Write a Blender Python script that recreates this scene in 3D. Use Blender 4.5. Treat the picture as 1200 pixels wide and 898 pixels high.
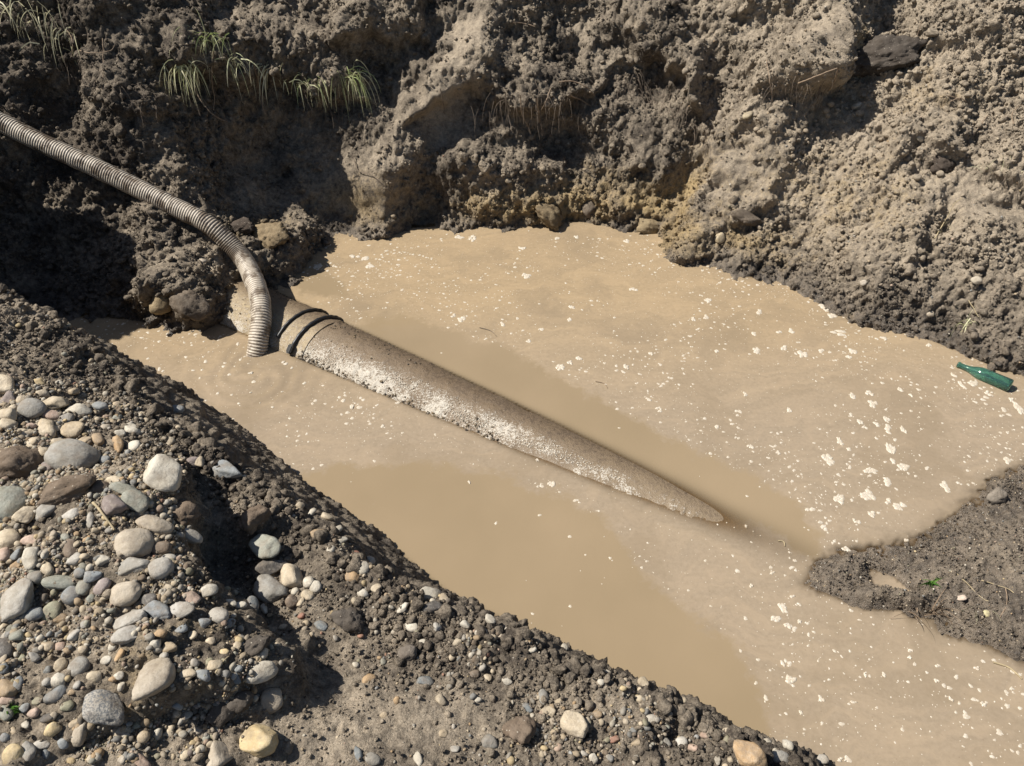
import bpy, bmesh, math, random, time
import numpy as np
from mathutils import Vector, Matrix, Quaternion
T0 = time.time()
random.seed(7)
RNG = np.random.default_rng(11)
SC = bpy.context.scene
COL = SC.collection
for o in list(bpy.data.objects):
    bpy.data.objects.remove(o)

# ------------------------------------------------------------------ camera
CAMH = 2.25
PITCH = math.radians(41)
FPX = 900.0                      # focal length in photograph pixels (1200 wide)
cam = bpy.data.cameras.new('camera')
cam.sensor_width = 36
cam.lens = 36 * FPX / 1200
cam.clip_start = 0.05
cam.clip_end = 2000
camo = bpy.data.objects.new('camera', cam)
camo.location = (0, 0, CAMH)
camo.rotation_euler = (math.pi / 2 - PITCH, 0, 0)
COL.objects.link(camo)
SC.camera = camo

# ------------------------------------------------------------------ light
SUN = Vector((-0.60, 0.03, 0.79)).normalized()
elev = math.asin(SUN.z)
world = bpy.data.worlds.new("World")
SC.world = world
world.use_nodes = True
wn = world.node_tree
sky = wn.nodes.new('ShaderNodeTexSky')
sky.sky_type = 'NISHITA'
sky.sun_disc = False
sky.sun_elevation = elev
sky.sun_rotation = math.atan2(SUN.x, SUN.y)
wn.links.new(sky.outputs[0], wn.nodes['Background'].inputs[0])
wn.nodes['Background'].inputs[1].default_value = 0.052
sl = bpy.data.lights.new('sun', 'SUN')
sl.energy = 5.0
sl.angle = math.radians(0.5)
sl.color = (1.0, 0.955, 0.88)
so = bpy.data.objects.new('sun', sl)
so.rotation_euler = SUN.to_track_quat('Z', 'Y').to_euler()
so.location = SUN * 20
COL.objects.link(so)
vs = SC.view_settings
vs.view_transform = 'Standard'
vs.look = 'None'
vs.exposure = 0.64
vs.gamma = 1
vs.use_curve_mapping = False

# ------------------------------------------------------------------ geometry of the view (used to survey the place)
CAMP = np.array([0, 0, CAMH])
FW = np.array([0, math.cos(PITCH), -math.sin(PITCH)])
UPV = np.array([0, math.sin(PITCH), math.cos(PITCH)])

def ray(u, v):
    d = FW + (u - 600) / FPX * np.array([1., 0, 0]) - (v - 449) / FPX * UPV
    return d / np.linalg.norm(d)

def at(u, v, z=0.0):
    d = ray(u, v)
    return CAMP + d * ((z - CAMH) / d[2])

def proj(P):
    q = P - CAMP
    dep = np.maximum(q @ FW, 0.15)
    return 600 + FPX * q[:, 0] / dep, 449 - FPX * (q @ UPV) / dep

def ss(a, b, x):
    t = np.clip((x - a) / (b - a), 0, 1)
    return t * t * (3 - 2 * t)

# ------------------------------------------------------------------ noise
def hsh(i, j, k, seed):
    h = (i.astype(np.uint32) * np.uint32(374761393)) ^ (j.astype(np.uint32) * np.uint32(668265263)) ^ (k.astype(np.uint32) * np.uint32(2147483647 - 58)) ^ np.uint32((seed * 974634777) & 0xffffffff)
    h = (h ^ (h >> np.uint32(13))) * np.uint32(1274126177)
    h = (h ^ (h >> np.uint32(16))) * np.uint32(2246822519)
    return h ^ (h >> np.uint32(15))

_g = np.random.default_rng(3).normal(size=(64, 3))
GRADS = (_g / np.linalg.norm(_g, axis=1)[:, None] * 1.5).astype(np.float32)

def perlin(P, seed=0):
    P = P.astype(np.float32)
    b = np.floor(P).astype(np.int64)
    f = P - b
    w = f * f * f * (f * (f * 6 - 15) + 10)
    out = 0
    for dx in (0, 1):
        wx = w[:, 0] if dx else 1 - w[:, 0]
        for dy in (0, 1):
            wy = w[:, 1] if dy else 1 - w[:, 1]
            for dz in (0, 1):
                wz = w[:, 2] if dz else 1 - w[:, 2]
                g = GRADS[hsh(b[:, 0] + dx, b[:, 1] + dy, b[:, 2] + dz, seed) & np.uint32(63)]
                out = out + wx * wy * wz * (g[:, 0] * (f[:, 0] - dx) + g[:, 1] * (f[:, 1] - dy) + g[:, 2] * (f[:, 2] - dz))
    return out

def fbm(P, octaves=4, seed=0, gain=.5):
    a, s, t = 1., 1., 0
    for o in range(octaves):
        t = t + a * perlin(P * s + 13.7 * o, seed + o)
        a *= gain
        s *= 2.03
    return t

def clods(P, seed=0, rmin=.25, rmax=.85):
    """chunky broken lumps of random size; 0..1"""
    P = P.astype(np.float32)
    P = P + .16 * np.stack([perlin(P * 2.3 + 5 * k, seed + 31 + k) for k in range(3)], -1)
    b = np.floor(P).astype(np.int64)
    f = P - b
    out = np.zeros(len(P), np.float32)
    for dx in (-1, 0, 1):
        for dy in (-1, 0, 1):
            for dz in (-1, 0, 1):
                h = hsh(b[:, 0] + dx, b[:, 1] + dy, b[:, 2] + dz, seed)
                c0 = (h & np.uint32(1023)) / np.float32(1023)
                c1 = ((h >> np.uint32(10)) & np.uint32(1023)) / np.float32(1023)
                c2 = ((h >> np.uint32(20)) & np.uint32(1023)) / np.float32(1023)
                r = rmin + (rmax - rmin) * ((c0 * 7.31 + c1 * 3.77 + c2 * 5.13) % 1)
                ex = dx + c0 - f[:, 0]; ey = dy + c1 - f[:, 1]; ez = dz + c2 - f[:, 2]
                k1 = (c1 - .5) * 1.5; k2 = (c2 - .5) * 1.5; k3 = (c0 - .5) * 1.5
                d2 = np.sqrt((ex + k1 * ey) ** 4 + (ey + k2 * ez) ** 4 + (ez + k3 * ex) ** 4)      # skewed, blocky distance
                v = r * np.maximum(1 - (d2 / (r * r)) ** 1.15, 0)
                out = np.maximum(out, v)
    return out

# ------------------------------------------------------------------ mesh helpers
def mesh_np(name, V, F, mat=None, smooth=True, attrs=None):
    V = np.asarray(V, np.float32)
    F = np.asarray(F, np.int32)
    me = bpy.data.meshes.new(name)
    n = F.shape[1]
    me.vertices.add(len(V))
    me.vertices.foreach_set('co', V.ravel())
    me.loops.add(F.size)
    me.loops.foreach_set('vertex_index', F.ravel())
    me.polygons.add(len(F))
    me.polygons.foreach_set('loop_start', np.arange(len(F), dtype=np.int32) * n)
    me.polygons.foreach_set('use_smooth', np.full(len(F), smooth))
    me.update(calc_edges=True)
    for k, a in (attrs or {}).items():
        at_ = me.attributes.new(k, 'FLOAT_COLOR', 'POINT')
        at_.data.foreach_set('color', np.asarray(a, np.float32).ravel())
    if mat:
        me.materials.append(mat)
    return me

def link(name, me, parent=None):
    o = bpy.data.objects.new(name, me)
    COL.objects.link(o)
    if parent:
        o.parent = parent
    return o

def tag(o, label=None, cat=None, group=None, kind=None):
    if label: o['label'] = label
    if cat: o['category'] = cat
    if group: o['group'] = group
    if kind: o['kind'] = kind
    return o

def grid_faces(nx, ny, keep):
    idx = np.arange(nx * ny).reshape(ny, nx)
    q = np.stack([idx[:-1, :-1], idx[:-1, 1:], idx[1:, 1:], idx[1:, :-1]], -1).reshape(-1, 4)
    return q[keep[q].any(1)]

def compact(V, F, *arrs):
    used = np.zeros(len(V), bool)
    used[F.ravel()] = True
    m = np.cumsum(used) - 1
    return (V[used], m[F]) + tuple(a[used] for a in arrs)

def seg_sdf(X, Y, poly, closed):
    """distance, nearest segment index, param along it"""
    n = len(poly)
    best = np.full(X.shape, 1e9)
    bi = np.zeros(X.shape, int)
    bt = np.zeros(X.shape)
    for i in range(n if closed else n - 1):
        a, b = poly[i], poly[(i + 1) % n]
        ab = b - a
        t = np.clip(((X - a[0]) * ab[0] + (Y - a[1]) * ab[1]) / (ab @ ab), 0, 1)
        d = (X - a[0] - t * ab[0]) ** 2 + (Y - a[1] - t * ab[1]) ** 2
        m = d < best
        best[m] = d[m]; bi[m] = i; bt[m] = t[m]
    return np.sqrt(best), bi, bt

def inside(X, Y, poly):
    r = np.zeros(X.shape, bool)
    n = len(poly)
    for i in range(n):
        a, b = poly[i], poly[(i + 1) % n]
        c = ((a[1] > Y) != (b[1] > Y))
        with np.errstate(divide='ignore', invalid='ignore'):
            xi = (b[0] - a[0]) * (Y - a[1]) / (b[1] - a[1] + 1e-12) + a[0]
        r ^= c & (X < xi)
    return r

def blur(Z, n, it=3):
    for _ in range(it):
        for ax in (0, 1):
            k = np.pad(Z, [(n, n) if a == ax else (0, 0) for a in (0, 1)], mode='edge')
            c = np.cumsum(k, axis=ax)
            c = np.insert(c, 0, 0, axis=ax)
            w = 2 * n + 1
            Z = (np.take(c, range(w, c.shape[ax]), axis=ax) - np.take(c, range(0, c.shape[ax] - w), axis=ax)) / w
    return Z

def grid_normals(X, Y, Z):
    gy, gx = np.gradient(Z)
    dxx = np.gradient(X, axis=1); dyy = np.gradient(Y, axis=0)
    n = np.stack([-gx / dxx, -gy / dyy, np.ones_like(Z)], -1)
    return n / np.linalg.norm(n, axis=-1, keepdims=True)

def axis(lo, hi, step, lo2, hi2):
    c = list(np.arange(lo, hi + step / 2, step))
    s = step
    a = []
    x = lo
    while x > lo2:
        s *= 1.35; x -= s; a.append(x)
    s = step; b = []; x = c[-1]
    while x < hi2:
        s *= 1.35; x += s; b.append(x)
    return np.array(a[::-1] + c + b)

# ------------------------------------------------------------------ materials
class NT:
    def __init__(s, name):
        s.m = bpy.data.materials.new(name)
        s.m.use_nodes = True
        s.t = s.m.node_tree
        s.b = s.t.nodes['Principled BSDF']
        s.out = s.t.nodes['Material Output']
    def n(s, ty, **kw):
        nd = s.t.nodes.new('ShaderNode' + ty)
        for k, v in kw.items():
            setattr(nd, k, v)
        return nd
    def l(s, a, b):
        s.t.links.new(a, b)
    def inp(s, sock, v):
        if hasattr(v, 'links'):
            s.l(v, sock)
        else:
            sock.default_value = v
    def noise(s, vec, scale, detail=4, rough=.55, out=0):
        nd = s.n('TexNoise')
        nd.inputs['Scale'].default_value = scale
        nd.inputs['Detail'].default_value = detail
        nd.inputs['Roughness'].default_value = rough
        if vec is not None: s.l(vec, nd.inputs['Vector'])
        return nd.outputs[out]
    def vor(s, vec, scale, out='Distance', feature='F1'):
        nd = s.n('TexVoronoi', feature=feature)
        nd.inputs['Scale'].default_value = scale
        if vec is not None: s.l(vec, nd.inputs['Vector'])
        return nd.outputs[out]
    def mr(s, x, a, b, c=0., d=1.):
        nd = s.n('MapRange')
        s.l(x, nd.inputs[0])
        for i, v in enumerate((a, b, c, d)):
            nd.inputs[i + 1].default_value = v
        return nd.outputs[0]
    def mix(s, f, a, b, mode='MIX'):
        nd = s.n('Mix', data_type='RGBA', blend_type=mode)
        s.inp(nd.inputs[0], f)
        s.inp(nd.inputs[6], a if hasattr(a, 'links') else (*a, 1))
        s.inp(nd.inputs[7], b if hasattr(b, 'links') else (*b, 1))
        return nd.outputs[2]
    def math(s, op, a, b=0., clamp=False):
        nd = s.n('Math', operation=op, use_clamp=clamp)
        s.inp(nd.inputs[0], a); s.inp(nd.inputs[1], b)
        return nd.outputs[0]
    def bump(s, h, strength, dist, prev=None):
        nd = s.n('Bump')
        nd.inputs['Strength'].default_value = strength
        nd.inputs['Distance'].default_value = dist
        s.l(h, nd.inputs['Height'])
        if prev is not None: s.l(prev, nd.inputs['Normal'])
        return nd.outputs[0]
    def pos(s):
        return s.n('NewGeometry').outputs['Position']
    def obj(s):
        return s.n('TexCoord').outputs['Object']
    def attr(s, name, typ='GEOMETRY'):
        return s.n('Attribute', attribute_name=name, attribute_type=typ)
    def set(s, **kw):
        for k, v in kw.items():
            s.inp(s.b.inputs[k.replace('_', ' ')], v)
        return s.m

def soil_material():
    t = NT('soil')
    p = t.pos()
    a = t.attr('mask')
    sp = t.n('SeparateColor'); t.l(a.outputs['Color'], sp.inputs[0])
    dry, clay, wet = sp.outputs[0], sp.outputs[1], sp.outputs[2]
    n1 = t.noise(p, 5, 6, .6)
    n2 = t.noise(p, 38, 6, .65)
    n3 = t.noise(p, 190, 5, .7)
    dd = t.math('ADD', dry, t.mr(n1, .3, .7, -.35, .35))
    dd = t.math('ADD', dd, t.mr(n2, .3, .7, -.38, .38), True)
    c = t.mix(dd, (.082, .068, .055), (.40, .335, .254))
    cl = t.math('ADD', clay, t.mr(n2, .3, .7, -.45, .35))
    cl = t.math('MULTIPLY', cl, t.mr(clay, .02, .2), True)
    c = t.mix(cl, c, (.38, .285, .155))
    c = t.mix(t.mr(n3, .35, .7), c, t.mix(1.0, c, (.52, .50, .48), 'MULTIPLY'))
    c = t.mix(t.mr(t.noise(p, 75, 5, .75), .5, .75, 0, .55), c, t.mix(1.0, c, (1.6, 1.55, 1.5), 'MULTIPLY'))
    # pale grit
    v = t.n('TexVoronoi'); v.inputs['Scale'].default_value = 150; t.l(p, v.inputs['Vector'])
    g = t.math('MULTIPLY', t.mr(v.outputs['Distance'], .20, .12), t.mr(t.math('FRACT', t.math('MULTIPLY', v.outputs['Color'], 7.1)), .86, .9))
    c = t.mix(t.math('MULTIPLY', g, .8), c, (.40, .35, .27))
    c = t.mix(wet, c, t.mix(1.0, c, (.55, .53, .52), 'MULTIPLY'))
    ro = t.mr(wet, 0, 1, .95, .33)
    b = t.bump(n2, .6, .020)
    b = t.bump(t.vor(p, 62), .3, .008, b)
    b = t.bump(n3, .9, .007, b)
    return t.set(Base_Color=c, Roughness=ro, Normal=b, Specular_IOR_Level=t.mr(wet, 0, 1, .15, .5))

def stone_material(name='stone', speck=False):
    t = NT(name)
    p = t.obj()
    oi = t.n('ObjectInfo')
    off = t.n('VectorMath', operation='ADD'); t.l(p, off.inputs[0])
    sc = t.math('MULTIPLY', oi.outputs['Random'], 37.)
    cb = t.n('CombineXYZ'); t.l(sc, cb.inputs[0]); t.l(sc, cb.inputs[1]); t.l(cb.outputs[0], off.inputs[1])
    q = off.outputs[0]
    c = oi.outputs['Color']
    n1 = t.noise(q, 22, 5, .6); n2 = t.noise(q, 95, 5, .7)
    c = t.mix(t.mr(n1, .35, .7), c, t.mix(1.0, c, (.72, .68, .62), 'MULTIPLY'))
    c = t.mix(t.mr(n2, .52, .72, 0, .6), c, t.mix(.5, c, (.62, .57, .48)))
    if speck:
        v = t.vor(q, 210)
        c = t.mix(t.mr(t.noise(q, 230, 2, .5), .46, .56), c, (.17, .17, .165))
    # mud film sitting in hollows
    m = t.mr(t.noise(q, 34, 6, .65), .47, .66)
    c = t.mix(t.math('MULTIPLY', m, .6), c, (.20, .16, .12))
    c = t.mix(t.mr(t.noise(q, 300, 4, .75), .5, .72, 0, .5), c, t.mix(1.0, c, (.55, .52, .48), 'MULTIPLY'))
    b = t.bump(n1, .45, .008); b = t.bump(n2, .7, .0035, b)
    return t.set(Base_Color=c, Roughness=.72, Normal=b, Specular_IOR_Level=.3)

def gravel_material():
    t = NT('gravel')
    p = t.pos()
    a = t.attr('tint')
    c = a.outputs['Color']
    n = t.noise(p, 160, 4, .65)
    c = t.mix(t.mr(n, .35, .7), c, t.mix(1.0, c, (.66, .63, .58), 'MULTIPLY'))
    return t.set(Base_Color=c, Roughness=.8, Normal=t.bump(n, .4, .002), Specular_IOR_Level=.25)

def clod_material():
    t = NT('clod_soil')
    p = t.obj()
    oi = t.n('ObjectInfo')
    c = oi.outputs['Color']
    n1 = t.noise(p, 28, 6, .65); n2 = t.noise(p, 140, 5, .7)
    c = t.mix(t.mr(n1, .35, .68), c, t.mix(1.0, c, (.6, .57, .54), 'MULTIPLY'))
    v = t.n('TexVoronoi'); v.inputs['Scale'].default_value = 120; t.l(p, v.inputs['Vector'])
    g = t.math('MULTIPLY', t.mr(v.outputs['Distance'], .24, .14), t.mr(t.math('FRACT', t.math('MULTIPLY', v.outputs['Color'], 7.1)), .8, .85))
    c = t.mix(g, c, (.36, .32, .26))
    b = t.bump(n1, .6, .014); b = t.bump(n2, .5, .005, b)
    return t.set(Base_Color=c, Roughness=.93, Normal=b, Specular_IOR_Level=.15)

def water_material():
    t = NT('muddy_water')
    p = t.pos()
    a = t.attr('mask')
    sp = t.n('SeparateColor'); t.l(a.outputs['Color'], sp.inputs[0])
    film, opac, tone = sp.outputs[0], sp.outputs[1], sp.outputs[2]
    wob = t.noise(p, 7, 5, .6)
    f = t.math('ADD', film, t.mr(wob, .3, .7, -.30, .30))
    f = t.math('ADD', f, t.mr(t.noise(p, 34, 5, .7), .3, .7, -.14, .14))
    f = t.mr(f, .34, .66)
    big = t.noise(p, 1.6, 3, .5)
    base = t.mix(t.mr(big, .35, .65), (0.226, 0.171, 0.105), (0.254, 0.192, 0.120))
    fine = t.noise(p, 60, 6, .7)
    str_ = t.n('Mapping'); str_.inputs['Rotation'].default_value = (0, 0, math.radians(-38)); str_.inputs['Scale'].default_value = (3, 14, 1)
    wv = t.n('VectorMath', operation='ADD'); t.l(p, wv.inputs[0])
    ws = t.n('VectorMath', operation='SCALE'); t.l(t.noise(p, 2.6, 4, .6, 1), ws.inputs[0]); ws.inputs['Scale'].default_value = .55; t.l(ws.outputs[0], wv.inputs[1])
    t.l(wv.outputs[0], str_.inputs['Vector'])
    st = t.noise(str_.outputs[0], 1.5, 7, .65)
    scum = t.mix(t.mr(fine, .32, .68), (0.229, 0.180, 0.125), (0.280, 0.222, 0.158))
    scum = t.mix(t.mr(st, .42, .66, 0, .55), scum, (0.3249, 0.2514, 0.1722))
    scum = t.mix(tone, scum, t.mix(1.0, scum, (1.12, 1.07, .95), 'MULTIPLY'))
    mk_ = t.noise(wv.outputs[0], 2.1, 6, .6)
    scum = t.mix(t.mr(mk_, .48, .68, 0, .7), scum, (0.2091, 0.1608, 0.1061))
    # pale and dark crumbs carried on the film
    v = t.n('TexVoronoi'); v.inputs['Scale'].default_value = 95; t.l(p, v.inputs['Vector'])
    k = t.math('FRACT', t.math('MULTIPLY', v.outputs['Color'], 5.3))
    scum = t.mix(t.math('MULTIPLY', t.mr(v.outputs['Distance'], .2, .12), t.mr(k, .78, .84, 0, .55)), scum, (.66, .60, .50))
    v2 = t.n('TexVoronoi'); v2.inputs['Scale'].default_value = 60; t.l(p, v2.inputs['Vector'])
    k2 = t.math('FRACT', t.math('MULTIPLY', v2.outputs['Color'], 9.7))
    scum = t.mix(t.math('MULTIPLY', t.mr(v2.outputs['Distance'], .16, .09), t.mr(k2, .80, .86, 0, .45)), scum, (.18, .13, .085))
    c = t.mix(f, base, scum)
    hb = t.noise(p, 16, 3, .5)
    bmp = t.bump(hb, .10, .006)
    bmp = t.bump(fine, .06, .002, bmp)
    t.set(Base_Color=c, Roughness=t.mr(f, 0, 1, .05, .16), IOR=1.33, Normal=bmp)
    tr = t.n('BsdfTransparent'); tr.inputs[0].default_value = (.72, .63, .50, 1)
    mx = t.n('MixShader')
    t.l(opac, mx.inputs[0]); t.l(tr.outputs[0], mx.inputs[1]); t.l(t.b.outputs[0], mx.inputs[2])
    t.l(mx.outputs[0], t.out.inputs[0])
    return t.m

def foam_material():
    t = NT('foam')
    p = t.pos()
    v = t.vor(p, 190)
    n = t.noise(p, 45, 4, .6)
    c = t.mix(t.mr(v, .1, .6), (.58, .535, .46), (.42, .365, .285))
    c = t.mix(t.mr(n, .45, .7, 0, .6), c, (.42, .345, .25))
    return t.set(Base_Color=c, Roughness=.55, Normal=t.bump(v, -.5, .004))

def pipe_material():
    t = NT('pipe_surface')
    p = t.obj()
    a = t.attr('mask')
    sp = t.n('SeparateColor'); t.l(a.outputs['Color'], sp.inputs[0])
    mud, lime, yel = sp.outputs[0], sp.outputs[1], sp.outputs[2]
    n1 = t.noise(p, 9, 6, .65); n2 = t.noise(p, 60, 6, .7); n3 = t.noise(p, 170, 4, .7)
    c = t.mix(t.mr(n2, .35, .7), (.150, .108, .068), (.26, .195, .128))
    c = t.mix(t.math('MULTIPLY', yel, t.mr(n1, .3, .6, .5, 1)), c, t.mix(t.mr(n2, .4, .65), (.42, .335, .20), (.29, .22, .135)))
    m = t.math('ADD', t.math('ADD', mud, t.mr(n1, .3, .7, -.4, .4)), t.mr(n2, .3, .7, -.35, .35), True)
    c = t.mix(m, c, t.mix(t.mr(n2, .35, .7), (.150, .107, .068), (.085, .061, .040)))
    li = t.math('ADD', lime, t.mr(n2, .3, .7, -.55, .35))
    li = t.math('ADD', li, t.mr(n3, .32, .68, -.75, .5))
    li = t.math('MULTIPLY', t.mr(li, .30, .75, 0, .85), t.mr(lime, .04, .25))
    c = t.mix(li, c, (.50, .46, .39))
    b = t.bump(n2, .5, .012); b = t.bump(n3, .5, .004, b)
    return t.set(Base_Color=c, Roughness=t.mr(n1, .3, .7, .35, .75), Normal=b, Specular_IOR_Level=.4)

def hose_material():
    t = NT('hose_plastic')
    p = t.pos()
    a = t.attr('mask')
    sp = t.n('SeparateColor'); t.l(a.outputs['Color'], sp.inputs[0])
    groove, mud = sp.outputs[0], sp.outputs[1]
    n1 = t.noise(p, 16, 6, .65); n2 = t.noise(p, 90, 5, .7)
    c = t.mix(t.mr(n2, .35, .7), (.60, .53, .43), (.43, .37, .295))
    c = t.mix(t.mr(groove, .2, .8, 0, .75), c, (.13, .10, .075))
    m = t.math('ADD', mud, t.mr(n1, .46, .60, -.5, .95), True)
    c = t.mix(m, c, t.mix(t.mr(n2, .3, .7), (.20, .155, .11), (.12, .09, .065)))
    return t.set(Base_Color=c, Roughness=.5, Normal=t.bump(n2, .4, .003), Specular_IOR_Level=.4)

def plain(name, col, rough=.8, var=.35, scale=60, **kw):
    t = NT(name)
    p = t.pos()
    n = t.noise(p, scale, 5, .65)
    c = t.mix(t.mr(n, .3, .7), col, tuple(x * (1 - var) for x in col))
    return t.set(Base_Color=c, Roughness=rough, Normal=t.bump(n, .3, .003), **kw)

def leaf_material(name, col, col2):
    t = NT(name)
    a = t.attr('tint')
    c = t.mix(a.outputs['Fac'], col, col2)
    t.set(Base_Color=c, Roughness=.55)
    tl = t.n('BsdfTranslucent'); t.l(c, tl.inputs[0])
    mx = t.n('MixShader'); mx.inputs[0].default_value = .3
    t.l(t.b.outputs[0], mx.inputs[1]); t.l(tl.outputs[0], mx.inputs[2]); t.l(mx.outputs[0], t.out.inputs[0])
    return t.m

M_SOIL = soil_material()
M_STONE = stone_material()
M_GRANITE = stone_material('granite', True)
M_GRAVEL = gravel_material()
M_CLOD = clod_material()
M_WATER = water_material()
M_FOAM = foam_material()
M_PIPE = pipe_material()
M_HOSE = hose_material()
M_BAND = plain('rubber_band', (.022, .022, .022), .45, .4, 50)
M_ROOT = plain('root_bark', (.27, .195, .13), .85, .4, 80)
M_ROOTD = plain('dark_root', (.17, .13, .095), .9, .4, 80)
M_STRAW = plain('dry_straw', (.40, .32, .19), .8, .35, 60)
M_GRASS = leaf_material('grass_blade', (.29, .38, .11), (.72, .67, .45))
M_LEAF = leaf_material('green_leaf', (.08, .20, .03), (.16, .28, .05))
M_FIELD = plain('field_grass', (.12, .11, .055), .95, .5, 3)

# ------------------------------------------------------------------ pit wall (far side of the excavation)
WL = [  # photo position of the waterline, slope of the foot, width of the foot, slope above
    (-420, 470, .9, .3, 1.3), (-300, 420, .9, .3, 1.3), (-120, 385, .85, .3, 1.25), (30, 375, .8, .3, 1.2), (110, 372, .8, .35, 1.2), (165, 376, .85, .30, 1.15), (225, 383, .95, .28, 1.05), (252, 376, .95, .28, 1.1), (262, 352, 1.0, .25, 1.1),
    (300, 338, .85, .3, 1.1), (335, 330, .7, .3, 1.2), (338, 315, .7, .28, 1.25), (352, 292, .8, .22, 1.3), (372, 270, 1.2, .15, 1.4), (420, 270, 1.6, .3, 1.4), (470, 268, 1.6, .3, 1.4), (520, 264, 1.5, .3, 1.4), (560, 264, 1.5, .3, 1.4), (620, 262, 1.5, .3, 1.35),
    (700, 258, 1.5, .3, 1.3), (750, 266, 1.4, .3, 1.2), (785, 277, 1.3, .3, 1.1), (800, 299, 1.2, .3, 1.0), (832, 308, 1.1, .3, .9), (872, 324, 1.0, .3, .82), (925, 329, .9, .3, .78), (968, 360, .85, .3, .75), (1010, 380, .8, .3, .72),
    (1070, 390, .75, .3, .68), (1120, 410, .7, .3, .62), (1200, 440, .65, .3, .58), (1300, 485, .6, .3, .5), (1450, 560, .6, .3, .5)]
wlp = np.array([at(u, v)[:2] for u, v, *_ in WL])
pool_poly = np.array(list(wlp) + [np.array([4.2, -1.5]), np.array([-6, -1.5])])
WLA = np.array([w[2:] for w in WL])

gx = axis(-2.95, 3.1, .0085, -7.5, 8.0)
gy = axis(2.35, 4.95, .0085, 1.2, 10.0)
X, Y = np.meshgrid(gx, gy)
d, bi, bt = seg_sdf(X, Y, wlp, False)
ins = inside(X, Y, pool_poly)
i2 = np.minimum(bi + 1, len(WLA) - 1)
A = WLA[bi] * (1 - bt[..., None]) + WLA[i2] * bt[..., None]
for k in range(3):
    A[..., k] = blur(A[..., k], 8, 2)
foot = np.minimum(d, A[..., 1])
z = foot * A[..., 0] + np.maximum(d - A[..., 1], 0) * A[..., 2]
TOP = 1.45
z = np.where(z > TOP - .25, TOP - .25 + .25 * (1 - np.exp(-(z - TOP + .25) / .25)), z)
z = np.where(ins, -d * 1.1, z)
# the cut's left end wall, outside the picture; it shades the left corner
lw = ss(-2.62, -3.05, X + .10 * np.sin(Y * 5)) * ss(1.9, 2.5, Y) * (1 - .6 * ss(3.40, 3.72, Y))
z = np.maximum(z, -.3 + 1.98 * lw * 1.0)
z = np.maximum(z, -.45)
z = blur(z, 3, 2)
N = grid_normals(X, Y, z)
base = np.stack([X, Y, z], -1).reshape(-1, 3)
Nf = np.stack([blur(N[..., k], 5, 2) for k in range(3)], -1).reshape(-1, 3)
Nf /= np.linalg.norm(Nf, axis=1)[:, None]
U, Vv = proj(base)
shape = X.shape
out_dir = Nf + np.array([0, -.35, 0]); out_dir /= np.linalg.norm(out_dir, axis=1)[:, None]
wob = fbm(base * 4.3, 3, 50)
Uw = U + 16 * fbm(base * 5, 3, 60); Vw = Vv + 14 * fbm(base * 5, 3, 70)

def lip(pts, amp, hgt, ends=25, sharp=9):
    p = np.array(pts, float)
    vl = np.interp(Uw, p[:, 0], p[:, 1])
    s = vl - Vw
    e = ss(p[0, 0] - ends, p[0, 0] + ends, Uw) * (1 - ss(p[-1, 0] - ends, p[-1, 0] + ends, Uw))
    return amp * e * ss(-sharp * .5, sharp, s) * (1 - ss(hgt * .35, hgt, s))

def blob(u, v, ru, rv, amp, ang=0):
    c, s = math.cos(math.radians(ang)), math.sin(math.radians(ang))
    du, dv = Uw - u, Vw - v
    a = (du * c + dv * s) / ru; b = (-du * s + dv * c) / rv
    return amp * np.exp(-(a * a + b * b))

def ridge(pts, w, amp, side=0):
    p = np.array(pts, float)
    dd, ii, tt = seg_sdf(Uw, Vw, p, False)
    return amp * np.exp(-(dd / w) ** 2)

disp = np.zeros(len(base))
disp += lip([(180, 75), (225, 92), (270, 108), (310, 100), (360, 108), (425, 128)], .17, 120)
disp += lip([(395, 62), (430, 52), (475, 50), (500, 62)], .12, 90, 12)
disp += lip([(480, 150), (530, 112), (560, 108), (600, 128), (640, 135), (690, 112), (720, 96)], .12, 90, 14)
disp += lip([(735, 62), (770, 70), (800, 105), (826, 150)], .12, 100, 14)
disp += lip([(872, 108), (905, 112), (940, 114), (985, 98)], .11, 80, 12)
disp += lip([(1040, 195), (1080, 178), (1125, 180)], .07, 60, 12)
disp += lip([(1140, 205), (1200, 216), (1260, 222)], .07, 60, 12)
disp += lip([(1070, 58), (1110, 52), (1180, 40)], .06, 60, 12)
disp += lip([(845, 262), (880, 250), (910, 240)], .05, 40, 8)
disp += lip([(860, 18), (890, 12), (930, 14)], .08, 50, 10)
disp += lip([(560, 212), (610, 208), (660, 214)], .05, 40, 8)
disp += lip([(90, 118), (140, 130), (200, 150)], .07, 70, 14)
disp += ridge([(595, -20), (548, 70), (500, 130), (470, 175), (455, 215)], 26, .055)
disp += ridge([(720, 96), (700, 150), (690, 190)], 22, .05)
disp += ridge([(990, 40), (900, 118), (845, 170), (815, 235), (800, 290)], 26, .12)
disp += ridge([(465, 185), (440, 225), (455, 262)], 24, .06)
disp += blob(245, 300, 100, 45, .10) + blob(330, 285, 30, 35, .09) + blob(235, 345, 35, 25, .08) + blob(190, 345, 20, 22, .06)
disp += blob(315, 195, 55, 60, -.13) + blob(60, 95, 34, 60, -.13) + blob(35, 285, 90, 80, -.12) + blob(432, 85, 34, 28, -.14)
disp += blob(655, 165, 45, 30, -.10) + blob(812, 200, 22, 70, -.13, 20) + blob(672, 60, 14, 50, -.08) + blob(700, 80, 30, 30, -.09) + blob(760, 180, 30, 30, .06)
disp += blob(500, 250, 16, 40, -.07) + blob(770, 100, 22, 40, -.08, -20) + blob(1095, 200, 26, 14, -.06) + blob(1180, 236, 40, 12, -.05)
disp += blob(740, 215, 60, 40, .05) + blob(610, 235, 45, 24, .06) + blob(560, 190, 50, 30, .04)
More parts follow.
